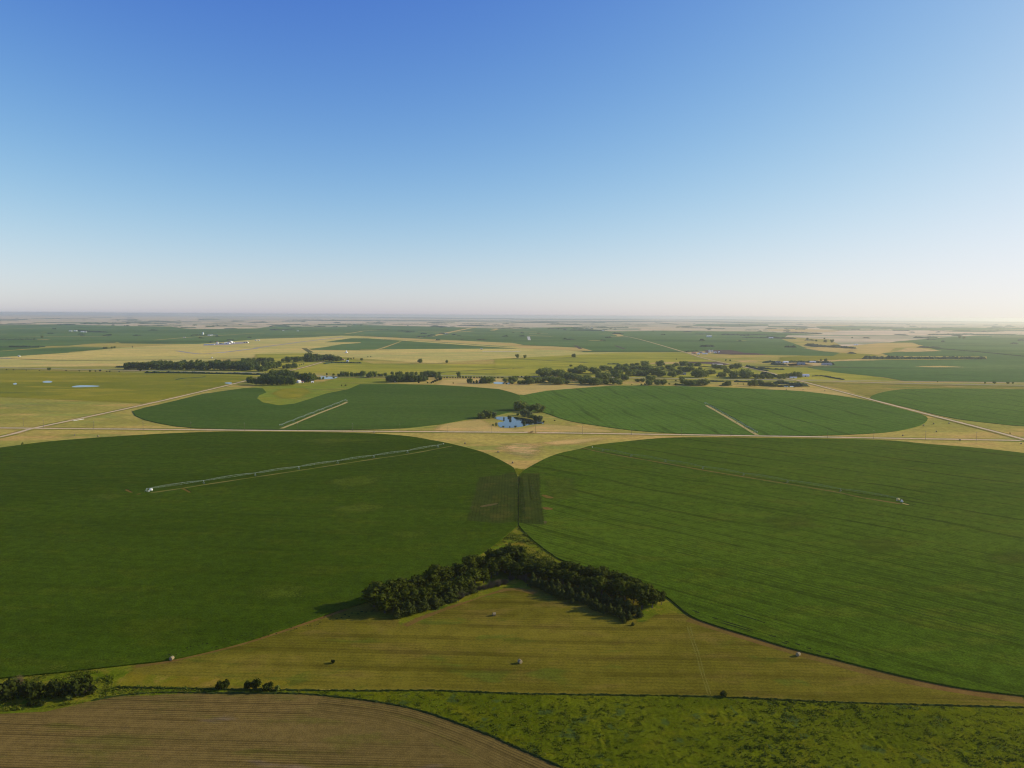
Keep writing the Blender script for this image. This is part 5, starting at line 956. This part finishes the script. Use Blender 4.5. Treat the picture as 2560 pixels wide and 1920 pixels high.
bale(1300, 1658, 120, 'round bale in the middle of the mown hay meadow', GB, .03, 1.05)
bale(1995.5, 1640, 215, 'round bale at the right of the mown meadow by the crop edge', GB, .03, 1.05)
bale(429.5, 1650, 75, 'round bale at the left of the mown meadow by the crop edge', GB, .03, 1.05)
GM = 'round bales in the rough corners by the gravel road'
for i, (x, y, l) in enumerate([(1162.5, 1110, 'bale in the middle wedge, right of the sprinkler arm\'s end'), (1246, 1131.5, 'bale in the middle wedge, left of the bare tan patch'), (1281.5, 1158.5, 'bale nearest the tip where the two near circles meet'), (935.7, 1082, 'bale on the road verge left of the middle wedge'),
        (2334, 1060.5, 'left one of the upper two bales in the right-hand triangle'), (2373, 1059.2, 'right one of the upper two bales in the right-hand triangle'), (2341, 1080, 'lowest bale in the right-hand triangle'), (2309, 1064.5, 'bale touching the rim of the far right circle'), (2257, 1090, 'bale beside the gravel road below the far right circle'),
        (2399.5, 1101.5, 'bale on the near side of the gravel road at the right'), (2553, 1110.5, 'bale at the right edge of the photo below the road'), (246, 1092, 'bale on the verge above the near left circle'), (186.6, 1089.5, 'bale in the grass near the left crossroads'), (2062, 978, 'right one of three specks in the straw behind the far right circle'),
        (1965.7, 975.2, 'left one of three specks in the straw behind the far right circle'), (2007.7, 975.4, 'middle one of three specks in the straw behind the far right circle')]):
    bale(x, y, 40 * i, l, GM, .12, 1.15)
def tank(px, py, L, r, mat, label, rz, z=0.0):
    p = G(px, py)[0]; o = thing('storage_tank', (p.x, p.y, z), label, 'tank', None, R(rz)); b = MB(); n = 12
    prof = [(-L / 2, .05), (-L / 2 + r * .25, r * .7), (-L / 2 + r * .6, r), (L / 2 - r * .6, r), (L / 2 - r * .25, r * .7), (L / 2, .05)]
    for x, q in prof: b.v += [(x, cos(2 * pi * k / n) * q, r + 1.0 + sin(2 * pi * k / n) * q) for k in range(n)]
    for i in range(5): b.f += [(i * n + k, i * n + (k + 1) % n, (i + 1) * n + (k + 1) % n, (i + 1) * n + k) for k in range(n)]
    b.m = [0] * len(b.f); b.build('vessel', M[mat], o, True)
    c = MB()
    for x in (-L * .3, L * .3): c.box(x - .15, x + .15, -r * .8, r * .8, 0, 1.0 + r * .35)
    c.box(-L * .4, L * .4, -r * .7, -r * .5, .0, .2); c.box(-L * .4, L * .4, r * .5, r * .7, .0, .2); c.build('cradle', M['galv'], o)
    e = MB(); e.tube((0, 0, 2 * r + .95), (0, 0, 2 * r + 1.25), .3, .3, 8); e.build('hatch', M[mat], o)
tank(377.5, 1229.5, 3.6, 1.25, 'white', 'white rounded tank at the foot of the near left pivot', 20)
tank(2244.5, 1254, 3.4, 1.25, 'yellow', 'yellowish tank at the foot of the near right pivot', 0)
tank(2254.5, 1257.5, 2.6, .7, 'white', 'small white tank just right of the yellowish one', -50)
def pole_meshes():
    b = MB(); b.tube((0, 0, -.5), (0, 0, 13), .20, .13, 7); c = MB(); c.box(-1.4, 1.4, -.08, .08, 12.1, 12.3); c.tube((-.7, .08, 12.1), (0, .1, 11.4), .03, .03, 4); c.tube((.7, .08, 12.1), (0, .1, 11.4), .03, .03, 4)
    i = MB()
    for x in (-1.2, 0, 1.2):
        z0 = 12.3 if x else 13.0; i.tube((x, 0, z0), (x, 0, z0 + .28), .09, .06, 6)
    return b.mesh('post', M['wood']), c.mesh('cross_arm', M['wood']), i.mesh('insulators', M['white'])
PM = pole_meshes()
PL = [(58.7, 1065), (109, 1070), (234.4, 1073), (358, 1074.2), (477.4, 1075.5), (611, 1078), (745, 1078.3), (881, 1078.6), (1000, 1080.6), (1118, 1081.4), (1228, 1082.4), (1338.7, 1083), (1456.5, 1084.6), (1579, 1087), (1703, 1089), (1827, 1090.8), (1952.4, 1093), (2068.4, 1094.8), (2184, 1097), (2313.5, 1099.3), (2440.8, 1102)]
for i, (x, y) in enumerate(PL):
    p = G(x, y)[0]; o = thing('power_pole', (p.x, p.y, .05), 'thin wooden power pole, %s from the left along the gravel road' % nth(i + 1), 'power pole', 'power poles along the gravel road', R(90))
    link('post', PM[0], o); a = link('cross_arm', PM[1], o); link('insulators', PM[2], a)
p = G(600 / 3.45625 + 10, 770 + 978 / 3.45625)[0]
o = thing('irrigation_pipe', (p.x, p.y, .3), 'long white pipe lying beside the left gravel road', 'pipe', None, 0); b = MB(); q = G(210, 1048.5)[0] - p
b.tube((0, 0, .4), (q.x, q.y, .4), .28, .28, 7); b.build('barrel', M['white'], o); c = MB()
for k in range(5): t_ = k / 4; c.box(q.x * t_ - .2, q.x * t_ + .2, q.y * t_ - .7, q.y * t_ + .7, -.1, .12)
c.build('sleepers', M['wood'], o)

# ------------------------------------------------------------------ buildings
def gable(name, f, x, y, w_, d_, h_, rh, rz, wall, roof, label, cat, z=.3, doors=1, wins=2, group=None):
    q = Q(f, [(x, y)])[0]; p = G(*q)[0]; o = thing(name, (p.x, p.y, z), label, cat, group, R(rz)); X, Y = w_ / 2, d_ / 2
    b = MB(); b.box(-X, X, -Y, Y, -.5, h_); b.add([(-X, -Y, h_), (-X, Y, h_), (-X, 0, h_ + rh), (X, -Y, h_), (X, Y, h_), (X, 0, h_ + rh)], [(0, 2, 1), (3, 4, 5)]); b.build('wall', M[wall], o)
    r = MB(); e = .5; t_ = .25; sl = rh / Y
    for s_ in (-1, 1):
        y0, z0, y1, z1 = s_ * (Y + e), h_ - sl * e + .05, 0, h_ + rh + .05
        v = [(-X - e, y0, z0), (X + e, y0, z0), (X + e, y1, z1), (-X - e, y1, z1)]; v += [(a, bb, c + t_) for a, bb, c in v]
        r.add(v, [(0, 1, 2, 3), (7, 6, 5, 4), (0, 4, 5, 1), (1, 5, 6, 2), (2, 6, 7, 3), (3, 7, 4, 0)])
    r.build('roof', M[roof], o)
    for k in range(doors):
        dw = min(4.0, w_ * .3); dd = MB(); cx = (k - (doors - 1) / 2) * w_ * .35; dd.box(cx - dw / 2, cx + dw / 2, -Y - .08, -Y + .02, 0, min(h_ * .8, 4.2)); dd.build('door', M['dark'], o)
    for k in range(wins):
        cx = -X + w_ * (k + .5) / wins; ww = MB()
        if any(abs(cx - (j - (doors - 1) / 2) * w_ * .35) < min(4.0, w_ * .3) * .8 for j in range(doors)): continue
        ww.box(cx - .5, cx + .5, -Y - .06, -Y + .02, h_ * .4, h_ * .7); ww.build('window', M['dark'], o)
    return o
def hangar(f, x, y, w_, d_, h_, rz, label, z=.6):
    q = Q(f, [(x, y)])[0]; p = G(*q)[0]; o = thing('hangar', (p.x, p.y, z), label, 'hangar', None, R(rz)); b = MB(); n = 12
    for yy in (-d_ / 2, d_ / 2): b.v += [(-cos(pi * k / n) * w_ / 2, yy, (sin(pi * k / n) ** .8) * h_) for k in range(n + 1)]
    b.f = [(k, k + 1, n + 2 + k, n + 1 + k) for k in range(n)]; b.m = [0] * n; b.build('shell', M['white'], o)
    e = MB()
    for yy in (-d_ / 2 + .1, d_ / 2 - .1):
        k0 = len(e.v); e.v += [(-cos(pi * k / n) * w_ / 2 * .99, yy, (sin(pi * k / n) ** .8) * h_ * .99) for k in range(n + 1)]; e.f.append(tuple(range(k0, k0 + n + 1))); e.m.append(0)
    e.build('end_wall', M['wall_tan'], o); dd = MB(); dd.box(-w_ * .25, w_ * .25, -d_ / 2 - .1, -d_ / 2 + .05, 0, h_ * .6); dd.build('door', M['dark'], o)
def bin_(f, x, y, r, h_, label, z=.6, group='grain bins at the feedlot farm'):
    q = Q(f, [(x, y)])[0]; p = G(*q)[0]; o = thing('grain_bin', (p.x, p.y, z), label, 'grain bin', group); b = MB(); b.tube((0, 0, -.3), (0, 0, h_), r, r, 18); b.build('wall', M['silver'], o)
    c = MB(); c.tube((0, 0, h_), (0, 0, h_ + r * .55), r * 1.04, r * .12, 18); c.build('roof', M['silver'], o); d = MB(); d.box(-.5, .5, -r - .05, -r * .9, .2, 2.3); d.build('door', M['dark'], o)
gable('farmhouse', 'e3', 1020, 603, 9, 7.5, 3.6, 3.2, 60, 'white', 'roof_pale', 'white farmhouse at the front edge of the dark left wood', 'house')
gable('shed', 'e3', 1078, 600, 6, 5, 2.6, 1.4, 10, 'white', 'roof_red', 'small red-roofed shed right of the white farmhouse', 'shed')
gable('shed', 'e3', 1100, 590, 7, 5, 2.6, 1.3, 0, 'wall_grey', 'roof_dark', 'grey shed behind the red-roofed one at the left wood', 'shed')
gable('shed', 'e3', 1250, 602, 6, 4, 2.8, 1.6, 30, 'white', 'roof_pale', 'pale shed standing alone right of the farmhouse wood', 'shed')
gable('cottage', 'e3', 1783, 210, 10, 7, 3, 2, 0, 'wall_tan', 'roof_red', 'tan cottage in the garden by the open grove', 'house')
gable('cottage', 'e3', 1860, 236, 9, 6, 3, 2, 0, 'white', 'roof_pale', 'white cottage behind the clipped windbreak', 'house')
gable('shed', 'e4', 622, 592, 8, 5, 2.4, 1.2, 0, 'wall_grey', 'roof_pale', 'low pale shed in front of the tree block behind the far left circle', 'shed')
gable('shed', 'e4', 2063, 606, 4, 4, 4.2, 1.2, 0, 'white', 'roof_pale', 'little white shed between trees behind the far left circle', 'shed')
gable('shed', 'e5', 1150, 507, 9, 6, 3.2, 2, 0, 'wall_tan', 'roof_pale', 'tan shed half hidden in the river belt', 'shed')
gable('house', 'e6', 1435, 530, 17, 9, 3.4, 2.6, -8, 'wall_grey', 'roof_dark', 'grey house in a gap of the river belt', 'house')
gable('barn', 'e7', 1135, 333, 20, 12, 4.5, 3.5, 0, 'white', 'white', 'bright white barn of the right farmstead', 'barn')
gable('barn', 'e7', 1400, 356, 27, 14, 4.5, 3.4, 0, 'wall_grey', 'roof_dark', 'dark blue-roofed barn in the middle of the right farmstead', 'barn')
gable('barn', 'e7', 1600, 326, 24, 10, 3.6, 2.4, 0, 'wall_grey', 'roof_pale', 'long pale barn at the back of the right farmstead', 'barn')
gable('barn', 'e7', 1845, 368, 34, 18, 4.5, 4, 0, 'wall_grey', 'roof_dark', 'big dark-roofed barn at the right end of the farmstead', 'barn')
gable('shed', 'e7', 1000, 330, 20, 8, 3.6, 2.2, 0, 'wall_grey', 'roof_dark', 'low dark shed left of the bright white barn', 'shed')
gable('farmhouse', 'e7', 1465, 562, 24, 12, 3.6, 3.6, -5, 'white', 'roof_pale', 'white farmhouse with pale roof at the crossroads farm', 'house')
gable('shed', 'e7', 1265, 592, 20, 7, 2.6, 1.5, 0, 'white', 'roof_pale', 'long low pale shed at the crossroads farm', 'shed')
gable('shed', 'e7', 1240, 572, 16, 8, 3.2, 2, 0, 'wall_tan', 'roof_red', 'brown shed under the trees of the crossroads farm', 'shed')
for i, (x, y, w_, d_, h_, wl, rf, l) in enumerate([(930, 722, 20, 12, 4.5, 'wall_tan', 'roof_red', 'red-roofed house at the feedlot farm'), (1045, 712, 16, 9, 4, 'wall_grey', 'roof_dark', 'blue-grey barn right of the red-roofed house'), (1010, 735, 12, 8, 3, 'white', 'roof_pale', 'small white shed in front of the blue-grey barn'),
        (1120, 730, 26, 8, 3, 'white', 'roof_pale', 'long low white shed in front of the grain bins'), (1155, 705, 16, 9, 4.5, 'wall_tan', 'roof_red', 'tan barn just left of the grain bins'), (1300, 708, 14, 7, 3, 'white', 'roof_pale', 'pale shed at the edge of the dark feedlot'), (1367, 708, 7, 6, 5, 'white', 'roof_pale', 'small white block standing in the dark feedlot')]):
    gable('farm_building', 'f5', x, y, w_, d_, h_, 2.6, 0, wl, rf, l, 'farm building', .62)
bin_('f5', 1195, 705, 6, 12, 'tall grain bin, the left one at the feedlot farm'); bin_('f5', 1245, 700, 5.5, 10, 'grain bin, the right one at the feedlot farm')
hangar('z5', 660, 195, 30, 26, 14, 0, 'big white round-topped hangar of the far airfield')
gable('hangar', 'z5', 610, 208, 32, 16, 6, 2.5, 0, 'white', 'white', 'low white hangar in front of the big round-topped one', 'hangar', .62)
gable('hangar', 'z5', 300, 225, 58, 12, 3.2, 1.6, 4, 'wall_grey', 'roof_pale', 'long low pale shed at the left end of the airfield', 'hangar', .62)
gable('control_tower', 'z5', 438, 212, 9, 8, 13, 3, 0, 'white', 'roof_red', 'tan tower-like building on the airfield apron', 'tower', .62)
gable('shed', 'z5', 370, 180, 12, 8, 4.5, 2, 0, 'white', 'roof_pale', 'small white shed among the trees left of the airfield', 'shed', .62)
gable('shed', 'z5', 500, 208, 22, 10, 4.2, 1.5, 0, 'wall_grey', 'roof_dark', 'grey shed between the tower and the low white hangar', 'shed', .62)
hangar('z5', 955, 190, 14, 14, 8, 0, 'small white round hangar at the right end of the apron')
gable('shed', 'z5', 910, 188, 14, 8, 4, 1.5, 0, 'wall_grey', 'roof_dark', 'dark shed left of the small round hangar', 'shed', .62)
gable('shed', 'z5', 1105, 150, 12, 8, 3.5, 1.5, 0, 'white', 'white', 'left one of two tiny white sheds beyond the runway', 'shed', .62)
gable('shed', 'z5', 1157, 150, 12, 8, 4, 1.5, 0, 'white', 'white', 'right one of two tiny white sheds beyond the runway', 'shed', .62)
gable('shed', 'z5', 720, 196, 8, 6, 4, 1.5, 0, 'white', 'white', 'tiny white shed right of the big round-topped hangar', 'shed', .62)
for f, x, y, w_, l in [('f0', 1220, 336, 28, 'leftmost white barn of the far left farm'), ('f0', 1305, 335, 30, 'second white barn of the far left farm'), ('f0', 1425, 350, 26, 'white barn in front of the far left farm\'s trees'), ('f0', 1476, 352, 22, 'rightmost white barn of the far left farm'), ('f1', 1408, 412, 26, 'left white barn right of a dark clump in the far crops'), ('f1', 1450, 404, 18, 'right white barn right of a dark clump in the far crops'),
        ('f1', 975, 446, 16, 'tiny tan barn by a pale track in the far crops'), ('f2', 470, 324, 20, 'left white barn of the far white farm'), ('f2', 585, 308, 22, 'white barn in front of the dark clump of the far white farm'), ('f2', 722, 332, 18, 'rightmost white barn of the far white farm'), ('f3', 1075, 384, 24, 'blue-grey barn of the farm on the far rise'), ('f4', 1380, 274, 24, 'white barn in the far wood right of centre'),
        ('f4', 1572, 334, 30, 'tan barn at the right end of the far dark wood'), ('f5', 1195, 434, 44, 'long white barn alone in the far right crops'), ('f6', 1160, 612, 9, 'tiny white house in the far right dark wood'), ('f6', 1520, 574, 24, 'pale flat barn in the far right prairie'), ('f6', 50, 460, 36, 'pale blue roof left of the far right wood'), ('f3', 1685, 648, 12, 'tan block at the edge of the far crops'), ('A', 165, 421, 8, 'small white hut at the left crop wedge'), ('A', 1832, 434, 5, 'tiny white hut on the line above the left wood')]:
    gable('barn', f, x, y, w_, w_ * .5, max(3, w_ * .2), w_ * .1, 0, 'wall_tan' if 'tan' in l else 'wall_grey' if 'blue' in l else 'white', 'roof_pale' if 'tan' in l or 'blue' in l else 'white', l, 'barn', .7, 1, 0)
gable('silo_house', 'f1', 1297, 392, 10, 10, 16, 4, 0, 'white', 'roof_pale', 'pale silo rising above the dark far clump left of centre', 'silo', .6, 1, 0)
# radio beacon
q = Q('e3', [(1840, 84)])[0]; p = G(*q)[0]; o = thing('radio_beacon', (p.x, p.y, .4), 'white conical radio beacon on a round pad in the yellow field', 'radio beacon')
b = MB(); b.tube((0, 0, 0), (0, 0, 4.0), 6.0, 5.6, 20); b.build('base_building', M['white'], o); c = MB(); c.tube((0, 0, 4.0), (0, 0, 12.5), 3.4, .5, 16); c.build('cone', M['white'], o)
d = MB(); d.tube((0, 0, -.3), (0, 0, .12), 15, 15, 28); d.build('pad', M['asphalt'], o); e = MB(); e.box(-.6, .6, -6.05, -5.8, .1, 2.3); e.build('door', M['dark'], o)
ribbon('path', Q('f4', [(285, 425), (292, 455), (302, 488)]), M['concrete'], 22, .8)
M['swath'] = surf('pale_wheel_marks', [(.165, .145, .024), (.14, .13, .02), (.19, .155, .035)], .1, .4, 1.0, var=.5, bump=0)
for dx in (0, 7): ribbon('wheel_track', [(1718 + dx, 1565), (1728 + dx, 1600), (1742 + dx, 1640), (1752 + dx, 1680), (1770 + dx, 1735)], M['swath'], .6, .035, wob=.9)
# weedy fence line between meadow and rough pasture
ridge('fence_line_weeds', Q('s', fence[2:]), 1.1, .8, 'dark ragged weed line along the fence below the hay meadow', step=1.1, mat='leafy', jit=.9, cat='weeds')
ridge('weed_rim', till[4:9] + till[9:15], 1.3, .6, 'tall dark green weeds along the rim of the tilled field', step=1.2, mat='leafy', jit=.9, cat='weeds')

# ------------------------------------------------------------------ the air
hb = MB(); hb.box(-63000, 63000, -2500, 63000, -1.0, 190.0)
hz_m = bpy.data.materials.new('haze'); hz_m.use_nodes = True; ht = hz_m.node_tree; ht.nodes.remove(ht.nodes['Principled BSDF'])
pv = ht.nodes.new('ShaderNodeVolumePrincipled'); pv.inputs['Density'].default_value = HAZE_DENSITY; pv.inputs['Color'].default_value = (.97, .96, .93, 1)
pv.inputs['Anisotropy'].default_value = .65
ht.links.new(pv.outputs[0], ht.nodes['Material Output'].inputs['Volume'])
tag(hb.build('haze', hz_m), 'thin bluish air softening the far plain', 'haze', kind='stuff')
